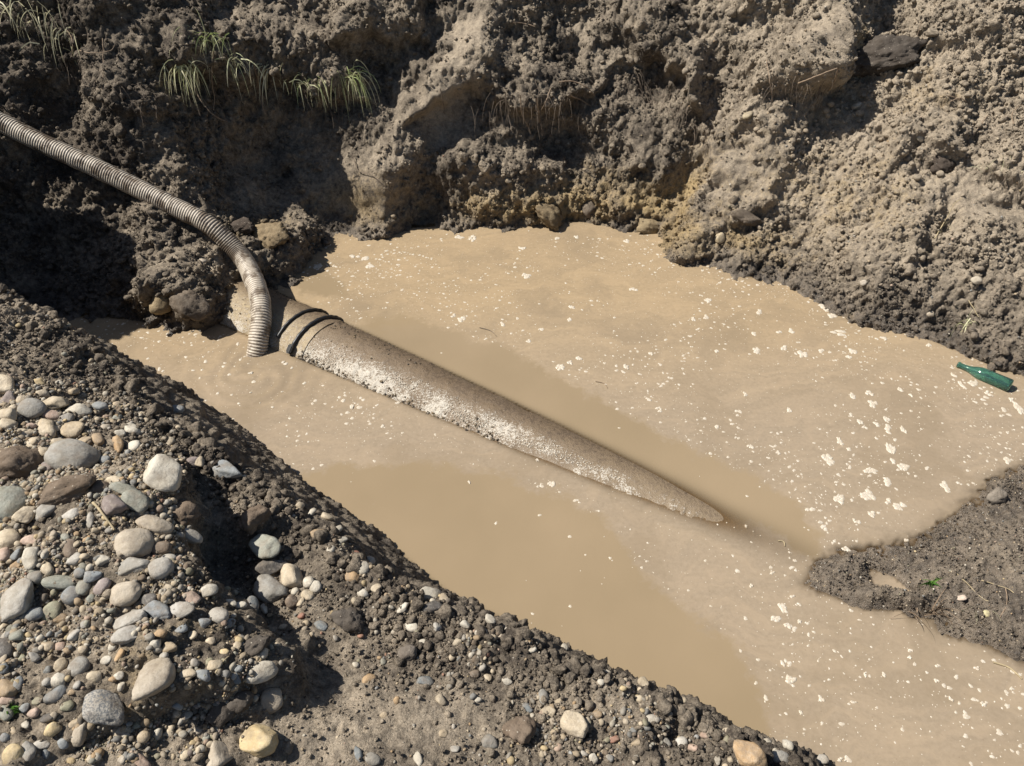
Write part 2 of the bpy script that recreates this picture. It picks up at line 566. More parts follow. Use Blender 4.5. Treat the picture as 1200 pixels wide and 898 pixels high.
disp += blob(1100, 270, 12, 50, -.05, 25) + blob(900, 262, 34, 12, -.05) + blob(1060, 330, 60, 30, .03) + blob(990, 290, 40, 50, .03)
fade = ss(-.30, -.02, base[:, 2])
# smooth scraped faces
smooth = np.clip(blob(522, 138, 40, 32, 1.6) + blob(420, 222, 48, 30, 1.5) + blob(1165, 245, 50, 22, .9) + blob(548, 50, 24, 70, .8, 28) + blob(865, 200, 36, 50, .7, 20) + blob(1130, 215, 50, 24, .6) + blob(760, 165, 26, 40, .5) + blob(390, 165, 30, 26, .6) + blob(300, 215, 34, 40, .5) + blob(930, 215, 40, 26, .5), 0, 1)
rough = 1 - .9 * smooth
stp = fbm(base * 2.2, 4, 5) * .07 + fbm(base * 6.5, 4, 15) * .035
big = clods(base * np.array([6, 6, 7.5]) + wob[:, None] * .5, 21, .2, .75) * .046
mid = clods(base * 17 + wob[:, None] * .6, 22, .2, .8) * .026
sml = clods(base * 42 + wob[:, None], 23, .2, .85) * .015
mod = np.clip(.65 + .75 * fbm(base * 3, 2, 33), .2, 1.5)
streak = perlin(base * np.array([26, 26, 5.]), 44) * .012
rightside = ss(760, 900, U)
disp += (stp + big * mod * (1 - .35 * rightside)) * (.35 + .65 * rough)
disp += (mid * mod + sml * 1.1 + streak + fbm(base * 48, 3, 90) * .013 - np.abs(fbm(base * 17, 4, 93)) * .032 + .012 + np.abs(fbm(base * 34, 3, 96)) * .014) * rough
P = base + out_dir * (disp * fade)[:, None]
keep = (base[:, 2] > -.16)
F = grid_faces(shape[1], shape[0], keep)
# colour masks: dryness (with painted sunlit tone on the hose mound), clay, wetness
hgt = P[:, 2]
dry = .43 + .40 * rightside * ss(.02, .4, hgt) + blob(240, 310, 90, 50, .3) - .25 * ss(300, 60, U) * 1 + .16 * fbm(base * 2.5, 3, 7)  # mound under the hose: tan soil plus sunlight painted in as extra brightness
dry += blob(545, 60, 26, 80, .4, 28) + blob(470, 180, 30, 40, .25) + blob(1090, 110, 90, 50, .25) + blob(520, 138, 40, 30, .45) + blob(960, 240, 120, 80, .15) - blob(790, 150, 70, 80, .12)
clay = blob(790, 245, 28, 60, .8, 20) + blob(880, 285, 50, 22, .65, 20) + blob(700, 232, 90, 26, .8) + blob(600, 245, 90, 20, .65) + blob(420, 235, 60, 28, .5) + blob(300, 268, 36, 12, .45) + blob(1000, 42, 14, 22, .5) + blob(280, 340, 60, 30, .25) + blob(1010, 235, 90, 60, .30) + blob(1100, 110, 70, 30, .3) + blob(900, 190, 60, 40, .2) + blob(800, 288, 22, 16, .6) + blob(985, 372, 18, 8, .3)
clay *= np.clip(.9 + .8 * fbm(base * 7, 3, 17), 0, 1.3)
wet = ss(.12, .01, hgt) * (.55 + .4 * ss(800, 950, U) + .4 * ss(380, 300, U)) + .45 * ss(980, 1080, U) * ss(.35, .05, hgt)
mask = np.stack([np.clip(dry, 0, 1), np.clip(clay, 0, 1), np.clip(wet, 0, 1), np.ones_like(dry)], -1)
Pc, Fc, mc, Nc, FARS = compact(P, F, mask, Nf, smooth)
far_o = link('pit_wall', mesh_np('pit_wall', Pc, Fc, M_SOIL, True, {'mask': mc}))
tag(far_o, kind='structure')
FARP, FARN, FARM = Pc, Nc, mc
far_z = z; far_gx = gx; far_gy = gy
print('pit wall', len(Fc), time.time() - T0)

# ------------------------------------------------------------------ near spoil bank
CREST = [(-700, 200, .86), (-300, 250, .80), (-120, 305, .77), (0, 345, .73), (70, 385, .69), (135, 428, .65), (178, 462, .63), (222, 492, .61), (280, 532, .585), (335, 568, .57), (430, 640, .55), (500, 672, .535), (560, 704, .52), (640, 740, .50), (700, 770, .49), (765, 796, .48), (860, 845, .46), (920, 872, .455), (985, 905, .45), (1100, 970, .44), (1300, 1080, .43)]
CREST = [(u, v + 30 * float(np.interp(u, [0, 135, 280, 430, 860, 985], [0, .35, .75, 1, 1, .8])), zz) for u, v, zz in CREST]
crest = np.array([at(*c)[:2] for c in CREST])
crz = np.array([c[2] for c in CREST])
CP = [(c[0], c[1], c[2]) for c in CREST] + [
    (0, 450, .75), (100, 500, .70), (0, 600, .76), (120, 650, .71), (200, 600, .655), (0, 750, .74), (150, 800, .69), (0, 898, .74), (230, 700, .64), (300, 800, .615), (250, 898, .64), (-200, 600, .84), (-200, 898, .82), (-500, 700, .9),
    (300, 600, .575), (330, 680, .55), (420, 720, .53), (400, 800, .545), (450, 898, .57), (600, 800, .515), (700, 898, .51), (850, 898, .475), (500, 740, .525)]
cp = np.array([at(u, v, zz) for u, v, zz in CP] + [np.array([-3, -.5, 1.0]), np.array([-1.5, -1.5, .8]), np.array([0, -.5, .64]), np.array([0, -2, .66]), np.array([1.6, -.3, .5]), np.array([2, -2., .6]), np.array([-4, -3, 1.]), np.array([3, -4, .7])])

def tps(P0, z0, Xq, Yq):
    def k(r2): return r2 * np.log(r2 + 1e-9)
    n = len(P0)
    D = ((P0[:, None, :] - P0[None]) ** 2).sum(-1)
    K = k(D) + np.eye(n) * .01
    Q = np.hstack([np.ones((n, 1)), P0])
    Mx = np.block([[K, Q], [Q.T, np.zeros((3, 3))]])
    w = np.linalg.solve(Mx, np.concatenate([z0, np.zeros(3)]))
    out = w[n] + w[n + 1] * Xq + w[n + 2] * Yq
    for i in range(n):
        out = out + w[i] * k((Xq - P0[i, 0]) ** 2 + (Yq - P0[i, 1]) ** 2)
    return out

gx = axis(-2.05, 1.02, .0046, -7.5, 4.5)
gy = axis(.58, 2.62, .0046, -7.0, 3.2)
X, Y = np.meshgrid(gx, gy)
Xc, Yc = np.clip(X, -4, 3), np.clip(Y, -3, 3)
z0 = tps(cp[:, :2], cp[:, 2], Xc, Yc)
d, bi, bt = seg_sdf(X, Y, crest, False)
a = crest[bi]; b = crest[np.minimum(bi + 1, len(crest) - 1)]
side = (b[..., 0] - a[..., 0]) * (Y - a[..., 1]) - (b[..., 1] - a[..., 1]) * (X - a[..., 0])   # >0 : water side
sd = np.where(side > 0, d, -d)
zc = crz[bi] * (1 - bt) + crz[np.minimum(bi + 1, len(crz) - 1)] * bt
over = np.maximum(sd + .015, 0)
z = np.where(sd > 0, zc, z0) - (over * 1.75 - .05 * (1 - np.exp(-over / .035)))
z = np.where(sd <= 0, np.minimum(z, z0), z)
# step between the stony top and the smooth lower slope
LEDGE = [(196, 520, .66), (214, 560, .66), (226, 610, .65), (232, 660, .64), (262, 705, .63), (300, 738, .62), (338, 765, .61), (352, 800, .61), (345, 850, .61)]
lp = np.array([at(*c)[:2] for c in LEDGE])
ld, li, lt = seg_sdf(X, Y, lp, False)
la, lb = lp[li], lp[np.minimum(li + 1, len(lp) - 1)]
ls = (lb[..., 0] - la[..., 0]) * (Y - la[..., 1]) - (lb[..., 1] - la[..., 1]) * (X - la[..., 0])   # >0: right of the ledge (downhill)
tl = (li + lt) / (len(lp) - 1)
lfade = ss(0, .22, tl) * (1 - .45 * ss(.5, .75, tl)) * (1 - ss(.80, 1, tl))
lsd = np.where(ls > 0, ld, -ld) + .018 * perlin(np.stack([X.ravel() * 14, Y.ravel() * 14, X.ravel() * 0], -1), 8).reshape(X.shape)
z = z + lfade * .12 * (1 - ss(-.010, .028, lsd)) * ss(-.55, -.12, lsd) * (sd < .05)
z = z - lfade * .035 * np.exp(-((lsd - .06) / .06) ** 2)
z = np.maximum(z, -.35)
z = blur(z, 1, 1)
N = grid_normals(X, Y, z)
base = np.stack([X, Y, z], -1).reshape(-1, 3)
Nf = np.stack([blur(N[..., k], 6, 2) for k in range(3)], -1).reshape(-1, 3)
Nf /= np.linalg.norm(Nf, axis=1)[:, None]
U, Vv = proj(base)
shape = X.shape
sdf = sd.ravel()
edge = np.exp(-((sdf + .03) / .09) ** 2) + (sdf > -.03) * .6      # crumbly rim
edge = np.clip(edge, 0, 1)
Uw = U + 12 * fbm(base * 8, 2, 160); Vw = Vv + 12 * fbm(base * 8, 2, 170)
flat = np.clip(blob(400, 830, 110, 90, 1.3, -20) + blob(560, 850, 120, 50, .75) + blob(400, 690, 60, 40, .8) + blob(355, 640, 60, 40, .9) + blob(430, 740, 60, 30, .7) + blob(250, 880, 20, 20, .4) + blob(120, 745, 45, 18, .6) + blob(215, 600, 20, 22, .7) + blob(470, 810, 80, 40, .6), 0, 1)
wob = fbm(base * 6, 3, 150)
mod = np.clip(.6 + .8 * fbm(base * 4, 2, 133), .15, 1.5)
disp = fbm(base * 3.1, 4, 105) * .022 + fbm(base * 9, 4, 115) * .015
disp += clods(base * 11 + wob[:, None] * .5, 121, .2, .75) * (.026 * mod + .012 * edge) * (1 - .85 * flat)
disp += clods(base * 28 + wob[:, None] * .6, 122, .2, .8) * (.013 * mod + .012 * edge) * (1 - .85 * flat)
disp += clods(base * 65 + wob[:, None], 123, .2, .85) * (.0065 + .005 * edge) * (1 - .7 * flat)
disp += fbm(base * 80, 3, 190) * .0042 * (1 - .4 * flat) - np.abs(fbm(base * 32, 3, 193)) * .011 * (1 - .7 * flat) + .004
# lumps and clods of earth that are one with the bank
disp += blob(300, 612, 22, 16, .035) + blob(288, 790, 14, 12, .02) + blob(265, 815, 16, 22, .03, 40) + blob(355, 755, 18, 12, .03) + blob(375, 640, 14, 14, .02) + blob(290, 640, 16, 14, -.03) + blob(265, 655, 20, 40, -.035)
fade = ss(-.28, .0, base[:, 2])
od = Nf + np.array([.10, .12, 0]); od /= np.linalg.norm(od, axis=1)[:, None]
P = base + od * (disp * fade)[:, None]
keep = (base[:, 2] > -.10)
F = grid_faces(shape[1], shape[0], keep)
dry = .56 - .10 * ss(380, 520, U) + .16 * fbm(base * 3.5, 3, 107) + blob(400, 860, 110, 60, .22, -20) + blob(60, 520, 110, 60, .12) - .22 * edge - blob(250, 660, 40, 60, .12)  # soil tone: darker along the rim and in the hollow beside the ledge
clay = blob(155, 790, 30, 60, .30) + blob(190, 690, 30, 20, .25) + blob(230, 740, 50, 30, .2)
mask = np.stack([np.clip(dry, 0, 1), np.clip(clay, 0, 1), ss(.06, 0, P[:, 2]), np.ones_like(dry)], -1)
Pc, Fc, mc, Nc, sdc = compact(P, F, mask, Nf, sdf)
near_o = link('spoil_bank', mesh_np('spoil_bank', Pc, Fc, M_SOIL, True, {'mask': mc}))
tag(near_o, kind='structure')
NEARP, NEARN, NEARM, NEARS = Pc, Nc, mc, sdc
near_z = z; near_gx = gx; near_gy = gy
print('near bank', len(Fc), time.time() - T0)

# ------------------------------------------------------------------ mud bar on the right
BAR = [(1500, 470), (1290, 505), (1205, 545), (1168, 562), (1112, 608), (1080, 630), (1030, 642), (985, 650), (958, 662), (944, 686), (985, 698), (1030, 712), (1052, 722), (1076, 718), (1108, 735), (1160, 755), (1205, 778), (1320, 840), (1500, 900)]
barp = np.array([at(*b)[:2] for b in BAR] + [np.array([6., -.5]), np.array([6., 2.8])])
gx = axis(.90, 2.75, .0062, .85, 8.0)
gy = axis(.98, 2.40, .0062, -6.0, 4.0)
X, Y = np.meshgrid(gx, gy)
d, bi, bt = seg_sdf(X, Y, barp, True)
ins = inside(X, Y, barp)
z = np.where(ins, .038 * (1 - np.exp(-d / .12)) + .035 * ss(.1, .7, d) + .5 * ss(1.2, 4, d), -.55 * d)
base = np.stack([X, Y, z], -1).reshape(-1, 3)
U, Vv = proj(base)
shape = X.shape
Uw, Vw = U + 8 * fbm(base * 9, 2, 260), Vv + 8 * fbm(base * 9, 2, 270)
dz = blob(1050, 682, 23, 7, -.092, 28) + blob(1050, 727, 9, 8, -.07) + blob(1022, 700, 44, 11, .045) + blob(1076, 708, 18, 10, .05) + blob(975, 678, 20, 14, .02) + blob(1170, 575, 10, 8, .035)
dz += blob(1130, 745, 40, 14, .02) + blob(990, 664, 30, 8, .015)
wob = fbm(base * 6, 3, 250)
mod = np.clip(.6 + .8 * fbm(base * 5, 2, 233), .1, 1.5)
fd = ss(-.06, .03, base[:, 2])
dz = dz + (fbm(base * 5, 4, 205) * .014 + clods(base * 13 + wob[:, None] * .5, 221, .2, .75) * .014 * mod + clods(base * 34 + wob[:, None], 222, .2, .8) * .009 * mod + clods(base * 75, 223, .2, .85) * .009 + fbm(base * 50, 3, 295) * .009 - np.abs(fbm(base * 22, 3, 297)) * .016) * fd
P = base.copy(); P[:, 2] += dz
P[:, 0] += fbm(base * 20, 2, 280) * .010; P[:, 1] += fbm(base * 20, 2, 290) * .010
F = grid_faces(shape[1], shape[0], base[:, 2] > -.10)
n = len(base)
dry = .62 + .2 * fbm(base * 4, 3, 207) + blob(1120, 620, 60, 30, .12)
mask = np.stack([np.clip(dry, 0, 1), np.zeros(n), np.clip(ss(.09, .005, P[:, 2]) * .75 + .25, 0, 1), np.ones(n)], -1)
Pc, Fc, mc = compact(P, F, mask)
bar_o = link('mud_bar', mesh_np('mud_bar', Pc, Fc, M_SOIL, True, {'mask': mc}))
tag(bar_o, kind='structure')
BARP, BARM = Pc, mc
BARN = np.tile([0, 0, 1.], (len(Pc), 1))
bar_z = P[:, 2].reshape(shape); bar_gx = gx; bar_gy = gy
print('bar', len(Fc), time.time() - T0)

# ------------------------------------------------------------------ pipe axis
PA = np.array([-1.2, 3.089, -.110]); PD = np.array([1, -.641, -.0455]); PD /= np.linalg.norm(PD); PR = .20

# ------------------------------------------------------------------ water
def sample(zg, ax, ay, xq, yq, outv):
    ix = np.searchsorted(ax, xq) - 1; iy = np.searchsorted(ay, yq) - 1
    ok = (ix >= 0) & (iy >= 0) & (ix < len(ax) - 1) & (iy < len(ay) - 1)
    ix = np.clip(ix, 0, len(ax) - 2); iy = np.clip(iy, 0, len(ay) - 2)
    return np.where(ok, zg[iy, ix], outv)
gx = axis(-2.7, 2.6, .014, -6, 7)
gy = axis(.6, 4.3, .014, -5, 5)
X, Y = np.meshgrid(gx, gy)
bed = np.full(X.shape, -.45)
bed = np.maximum(bed, sample(far_z, far_gx, far_gy, X, Y, -.45))
bed = np.maximum(bed, sample(near_z, near_gx, near_gy, X, Y, -.45))
bed = np.maximum(bed, sample(bar_z, bar_gx, bar_gy, X, Y, -.45))
tt = ((X - PA[0]) * PD[0] + (Y - PA[1]) * PD[1]) / (PD[0] ** 2 + PD[1] ** 2)
off = np.hypot(X - PA[0] - tt * PD[0], Y - PA[1] - tt * PD[1])
ptop = PA[2] + tt * PD[2] + np.sqrt(np.maximum(PR ** 2 - off ** 2, 0))
bed = np.maximum(bed, np.where((off < PR) & (tt > -.3) & (tt < 3.2), ptop, -.45))
opac = 1 - np.exp(-np.maximum(-bed, 0) / .009) * .97
pts = np.stack([X.ravel(), Y.ravel(), 0 * X.ravel()], -1)
U, Vv = proj(pts)
def pix_poly(poly, soft):
    p = np.array(poly, float)
    dd, _, _ = seg_sdf(U, Vv, p, True)
    i = inside(U, Vv, p)
    return ss(-soft, soft, np.where(i, dd, -dd))
S1 = [(398, 385), (430, 374), (490, 374), (540, 392), (590, 408), (650, 440), (720, 478), (800, 520), (880, 558), (935, 590), (965, 625), (955, 655), (930, 640), (850, 605), (700, 535), (520, 440)]
S2 = [(330, 560), (400, 546), (510, 546), (600, 562), (670, 585), (722, 622), (745, 662), (800, 712), (868, 765), (895, 820), (905, 880), (700, 830), (430, 660)]
S3 = [(335, 322), (372, 318), (405, 330), (412, 352), (350, 345)]
film = 1 - np.clip(pix_poly(S1, 22) + pix_poly(S2, 26) + .8 * pix_poly(S3, 10), 0, 1)
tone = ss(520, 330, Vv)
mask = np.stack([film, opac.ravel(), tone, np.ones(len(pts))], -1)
rip = fbm(pts * 5, 2, 300) * .0010
sw = np.hypot(pts[:, 0] + 1.15, pts[:, 1] - 2.65)
rip += np.exp(-(sw / .35) ** 2) * .0028 * np.sin(sw * 75 + 3 * np.arctan2(pts[:, 1] - 2.65, pts[:, 0] + 1.15) + 3 * fbm(pts * 6, 2, 320))
pts[:, 2] = rip
F = grid_faces(X.shape[1], X.shape[0], bed.ravel() < .03)
Pw, Fw, mw = compact(pts, F, mask)
wat = link('muddy_water', mesh_np('muddy_water', Pw, Fw, M_WATER, True, {'mask': mw}))
tag(wat, kind='structure')
print('water', len(Fw), time.time() - T0)
# bottom of the pit under the opaque water, and the field around the cut
bm = bmesh.new()
bmesh.ops.create_grid(bm, x_segments=4, y_segments=4, size=7)
bmesh.ops.translate(bm, verts=bm.verts, vec=(0, 1, -.5))
me = bpy.data.meshes.new('pit_floor'); bm.to_mesh(me); bm.free(); me.materials.append(M_SOIL)
tag(link('pit_floor', me), kind='structure')
ang = np.linspace(0, 2 * np.pi, 97)[:-1]
rings = []
for r, zz in ((6.3, None), (7.5, None), (10, 1.3), (16, 1.35), (40, 1.4), (160, 1.4), (900, 1.4)):
    for a_ in ang:
        x, y = math.cos(a_) * r, 2 + math.sin(a_) * r
        if r == 6.3: hz = -.2 if y < 5 else 1.2
        elif r == 7.5: hz = .5 + .85 * float(ss(-3., 5., np.array(y)))
        else: hz = zz
        rings.append((x, y, hz))
V = np.array(rings); nA = len(ang)
F = [(k * nA + i, k * nA + (i + 1) % nA, (k + 1) * nA + (i + 1) % nA, (k + 1) * nA + i) for k in range(6) for i in range(nA)]
tag(link('ground', mesh_np('ground', V, F, M_FIELD)), kind='structure')

bpy.context.view_layer.update()

def hit(u, v, objs=(0, 1, 2)):
    dvec = Vector(ray(u, v)); o = Vector(CAMP)
    best = None
    for i in objs:
        ob = (near_o, far_o, bar_o)[i]
        ok, loc, nor, _ = ob.ray_cast(o, dvec)
        if ok and (best is None or (loc - o).length < (best[0] - o).length):
            best = (loc.copy(), nor.copy())
    return best

# ------------------------------------------------------------------ sweeps
def sweep(path, radius, seg, close=True):
    """tube along a dense path (numpy), radius array; returns V,F"""
    path = np.asarray(path, float); n = len(path)
    tan = np.gradient(path, axis=0); tan /= np.linalg.norm(tan, axis=1)[:, None]
    ref = np.array([0, 0, 1.]) if abs(tan[0, 2]) < .9 else np.array([1., 0, 0])
    nrm = np.cross(tan[0], ref); nrm /= np.linalg.norm(nrm)
    V = []
    rad = np.broadcast_to(np.asarray(radius, float).reshape(-1, 1) if np.ndim(radius) == 1 else np.asarray(radius, float), (n, seg))
    aa = np.linspace(0, 2 * np.pi, seg, endpoint=False)
    for i in range(n):
        nrm = nrm - tan[i] * (nrm @ tan[i]); nrm /= np.linalg.norm(nrm)
        bn = np.cross(tan[i], nrm)
        V.append(path[i] + (np.cos(aa)[:, None] * nrm + np.sin(aa)[:, None] * bn) * rad[i][:, None])
    V = np.concatenate(V)
    idx = np.arange(n * seg).reshape(n, seg)
    nx = np.roll(idx, -1, 1)
    F = np.stack([idx[:-1], nx[:-1], nx[1:], idx[1:]], -1).reshape(-1, 4)
    return V, F

def spline(pts, step):
    """Catmull-Rom resampled at even spacing"""
    p = np.asarray(pts, float)
    q = np.vstack([2 * p[0] - p[1], p, 2 * p[-1] - p[-2]])
    out = []
    for i in range(len(p) - 1):
        a, b, c, d_ = q[i:i + 4]
        for t in np.linspace(0, 1, 40, endpoint=False):
            out.append(.5 * ((2 * b) + (c - a) * t + (2 * a - 5 * b + 4 * c - d_) * t * t + (3 * b - a - 3 * c + d_) * t ** 3))
    out.append(p[-1]); out = np.array(out)
    L = np.concatenate([[0], np.cumsum(np.linalg.norm(np.diff(out, axis=0), axis=1))])
    s = np.arange(0, L[-1], step)
    return np.stack([np.interp(s, L, out[:, k]) for k in range(3)], -1)

# ------------------------------------------------------------------ pipe
pipe = link('concrete_pipe', None)
pipe.location = PA
tag(pipe, 'mud covered grey water pipe crossing the flooded pit and sinking under the water', 'pipe')
PX = PD
PYv = np.cross(np.array([0, 0, 1.]), PX); PYv /= np.linalg.norm(PYv)     # points to the far side
PZv = np.cross(PX, PYv)
def pipe_piece(name, t0, t1, r, step, mat, seg=112, crust=0., ends=True, mk=None):
    ts = np.arange(t0, t1 + step / 2, step)
    th = np.linspace(0, 2 * np.pi, seg, endpoint=False)
    TT, TH = np.meshgrid(ts, th, indexing='ij')
    rr = np.full(TT.shape, r)
    dirv = np.cos(TH)[..., None] * PZv + np.sin(TH)[..., None] * PYv
    p0 = TT[..., None] * PX + dirv * r
    q = p0.reshape(-1, 3)
    h = (TT[..., None] * PX + dirv * r + PA)[..., 2].ravel()                # height above water
    front = ss(.15, -.35, np.sin(TH)).ravel()                                # camera side
    low = np.exp(-((h - .012) / .030) ** 2) * front
    crusty = np.clip(low * np.clip(.42 + 1.3 * fbm(q * 6, 3, 402), 0, 1.1), 0, 1)
    dsp = (fbm(q * 7, 3, 400) * .003 + fbm(q * 30, 3, 410) * .002) * ss(1.9, 1.3, TT.ravel()) + crusty * crust * (clods(q * 60, 411, .1, .75) * .013 + clods(q * 120, 412, .1, .8) * .007)
    mudtop = ss(-.2, .6, np.sin(TH)).ravel()
    dsp += crust * mudtop * clods(q * 30, 413, .1, .7) * .010 * (fbm(q * 4, 2, 420) > -.1) * ss(1.3, .7, TT.ravel())
    V = p0.reshape(-1, 3) + dirv.reshape(-1, 3) * dsp[:, None]
    n = len(ts); idx = np.arange(n * seg).reshape(n, seg); nx_ = np.roll(idx, -1, 1)
    F = np.stack([idx[:-1], idx[1:], nx_[1:], nx_[:-1]], -1).reshape(-1, 4)
    mask = mk(TT.ravel(), TH.ravel(), h, front, crusty, mudtop)
    o = link(name, mesh_np(name, V, F, mat, True, {'mask': mask}), pipe)
    return o
def mk_barrel(t, th, h, front, cr, mt):
    mud = .22 + .75 * mt + .3 * ss(.3, 1.2, t)
    lime = np.clip(cr * .95 + .5 * np.exp(-((h - .035) / .042) ** 2) * front, 0, 1) * ss(2.5, 1.9, t)
    mud = mud * (1 - .35 * ss(1.2, 2.2, t))
    return np.stack([np.clip(mud, 0, 1), lime, np.clip(ss(.45, .18, t) * front + .22 * ss(1.2, 2.2, t), 0, 1), np.ones_like(t)], -1)
def mk_col(t, th, h, front, cr, mt):
    return np.stack([np.clip(.22 + .75 * mt, 0, 1), np.clip(cr * .6 + .3 * front, 0, 1), np.clip(.25 + .6 * front, 0, 1), np.ones_like(t)], -1)
# station along the axis for a photo point on the crown
def tpipe(u, v):
    dr = ray(u, v)
    w = CAMP - PA
    b_ = dr @ PX; d_ = dr @ w; e_ = PX @ w
    return (e_ - b_ * d_) / (1 - b_ * b_)
tb1, tb2 = tpipe(366, 390), tpipe(384, 398)
print('bands at', tb1, tb2)
pipe_piece('barrel', tb2 + .02, 3.1, PR, .007, M_PIPE, 128, 1.0, mk=mk_barrel)
pipe_piece('barrel', -.75, tb1 - .035, PR * .985, .009, M_PIPE, 112, .6, mk=mk_col)
pipe_piece('sleeve', tb1 - .10, tb2 + .06, PR * 1.022, .007, M_PIPE, 112, .35, mk=mk_col)
def band(t0, w=.013, lift=.0):
    th = np.linspace(-.70, 1.15, 46)
    path = []
    for k, a_ in enumerate(th):
        dirv = math.cos(a_) * PZv + math.sin(a_) * PYv
        path.append(PX * (t0 + .006 * math.sin(a_ * 2.3) + lift * (a_ < -1.0)) + dirv * (PR * 1.03 + .004))
    V, F = sweep(path, np.full(len(path), w * .5) * (1 + .12 * np.sin(np.arange(len(path)) * 1.3)), 8)
    return link('clamp_band', mesh_np('clamp_band', V, F, M_BAND), pipe)
band(tb1, .015); band(tb2, .018)
# buckle end of the second band
bmx = bmesh.new()
bmesh.ops.create_cube(bmx, size=1)
bmesh.ops.bevel(bmx, geom=bmx.edges[:], offset=.15, segments=2, affect='EDGES')
dirv = math.cos(-.80) * PZv + math.sin(-.80) * PYv
Mx = Matrix((Vector(PX), Vector(np.cross(dirv, PX)), Vector(dirv))).transposed().to_4x4()
bmesh.ops.transform(bmx, matrix=Matrix.Translation(Vector(PX * (tb2 - .005) + dirv * (PR * 1.03 + .012))) @ Mx @ Matrix.Diagonal((.026, .045, .024, 1)), verts=bmx.verts)
me = bpy.data.meshes.new('band_buckle'); bmx.to_mesh(me); bmx.free(); me.materials.append(M_BAND)
link('band_buckle', me, pipe)

# ------------------------------------------------------------------ suction hose
def hz(u, v):
    h = hit(u, v, (1,))
    return h[0].z if h else None
print('hose ground', [(u, v, None if hz(u, v) is None else round(hz(u, v), 2)) for u, v in ((0, 143), (100, 190), (200, 240), (250, 268), (285, 302), (303, 335))])
HP = []
for (u, v, lift) in ((-140, 80, .05), (-60, 114, .05), (0, 143, .055), (50, 168, .06), (100, 191, .06), (150, 215, .06), (200, 240, .06), (245, 264, .07)):
    h = hit(u, v, (1,))
    p = np.array(h[0]) - ray(u, v) * lift
    HP.append(p)
HP = np.array(HP)
# take the bumps of the ground out of the hose's run
tpar = np.linspace(0, 1, len(HP))
dist = np.linalg.norm(HP - CAMP, axis=1)
cf = np.polyfit(tpar, dist, 2)
dsm = np.minimum(np.polyval(cf, tpar), dist + .03)
UV = [(-140, 80), (-60, 114), (0, 143), (50, 168), (100, 191), (150, 215), (200, 240), (245, 264)]
HP = [CAMP + ray(*uv) * dd for uv, dd in zip(UV, dsm)]
for (u, v, zz) in ((282, 300, .205), (301, 338, .168), (306, 368, .122), (303, 400, .04), (299, 430, -.07), (296, 450, -.16)):
    HP.append(at(u, v, zz))
print('hose z', [tuple(np.round(p, 2)) for p in HP])
path = spline(HP, .0125 / 5)
s = np.arange(len(path)) * (.0125 / 5)
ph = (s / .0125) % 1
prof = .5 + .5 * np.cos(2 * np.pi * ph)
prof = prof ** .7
nz = fbm(path * 9, 2, 500)
seg = 22
rad = .0440 + .0042 * prof
V, F = sweep(path, rad, seg)
V += (np.repeat(path, seg, 0) - V) * (.05 * fbm(V * 14, 2, 510))[:, None]
muddy = np.clip(.18 + .9 * np.exp(-((s - s[-1] * .66) / .16) ** 2) + .5 * nz - .25 * ss(.3, .0, s / s[-1]), 0, 1)
under = ss(.2, -.8, np.tile(np.sin(np.linspace(0, 2 * np.pi, seg, endpoint=False)), len(path))) * 0
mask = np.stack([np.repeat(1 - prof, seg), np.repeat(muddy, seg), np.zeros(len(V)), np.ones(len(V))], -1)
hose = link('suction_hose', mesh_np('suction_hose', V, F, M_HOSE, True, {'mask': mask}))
tag(hose, 'pale muddy corrugated suction hose running down the bank and over the pipe into water', 'hose')

# ------------------------------------------------------------------ bottle
def make_bottle():
    t = NT('green_glass')
    n = t.noise(t.obj(), 30, 4, .6)
    t.set(Base_Color=t.mix(t.mr(n, .4, .65), (.34, .66, .56), (.22, .50, .42)), Roughness=.06, IOR=1.5)
    t.b.inputs['Transmission Weight'].default_value = .93
    prof = [(0, .0), (.010, .0), (.030, .002), (.0335, .007), (.0335, .145), (.0325, .160), (.027, .182), (.019, .203), (.0145, .222), (.0130, .245), (.0130, .262), (.0155, .264), (.0155, .274), (.0125, .277), (.0095, .277)]
    inner = [(r - .0028, z_) for r, z_ in prof[::-1] if .006 < z_ < .27 and r > .006]
    pr = prof + [(max(r, .004), z_) for r, z_ in inner] + [(.004, .006)]
    seg = 40
    V, F = [], []
    for r, z_ in pr:
        for k in range(seg):
            a_ = 2 * math.pi * k / seg
            V.append((r * math.cos(a_), r * math.sin(a_), z_))
    n_ = len(pr)
    for i in range(n_ - 1):
        for k in range(seg):
            F.append((i * seg + k, i * seg + (k + 1) % seg, (i + 1) * seg + (k + 1) % seg, (i + 1) * seg + k))
    return mesh_np('glass_bottle', V, F, t.m, True)
b0, b1 = at(1185, 453, .020), at(1122, 427, .012)
bo = link('glass_bottle', make_bottle())
dv = Vector(b1 - b0)
sc_ = dv.length / .277
bo.rotation_euler = dv.to_track_quat('Z', 'Y').to_euler()
bo.location = b0; bo.scale = (sc_ * 1.1, sc_ * 1.1, sc_)
print('bottle length', dv.length)
tag(bo, 'green glass bottle floating on its side in the muddy water by the right bank', 'bottle')

# ------------------------------------------------------------------ stone shapes
def ico(sub):
    bm_ = bmesh.new(); bmesh.ops.create_icosphere(bm_, subdivisions=sub, radius=1)
    V = np.array([v.co[:] for v in bm_.verts]); F = np.array([[v.index for v in f.verts] for f in bm_.faces]); bm_.free()
    return V / np.linalg.norm(V, axis=1)[:, None], F
ICO = {k: ico(k) for k in (1, 2, 3, 4, 5)}

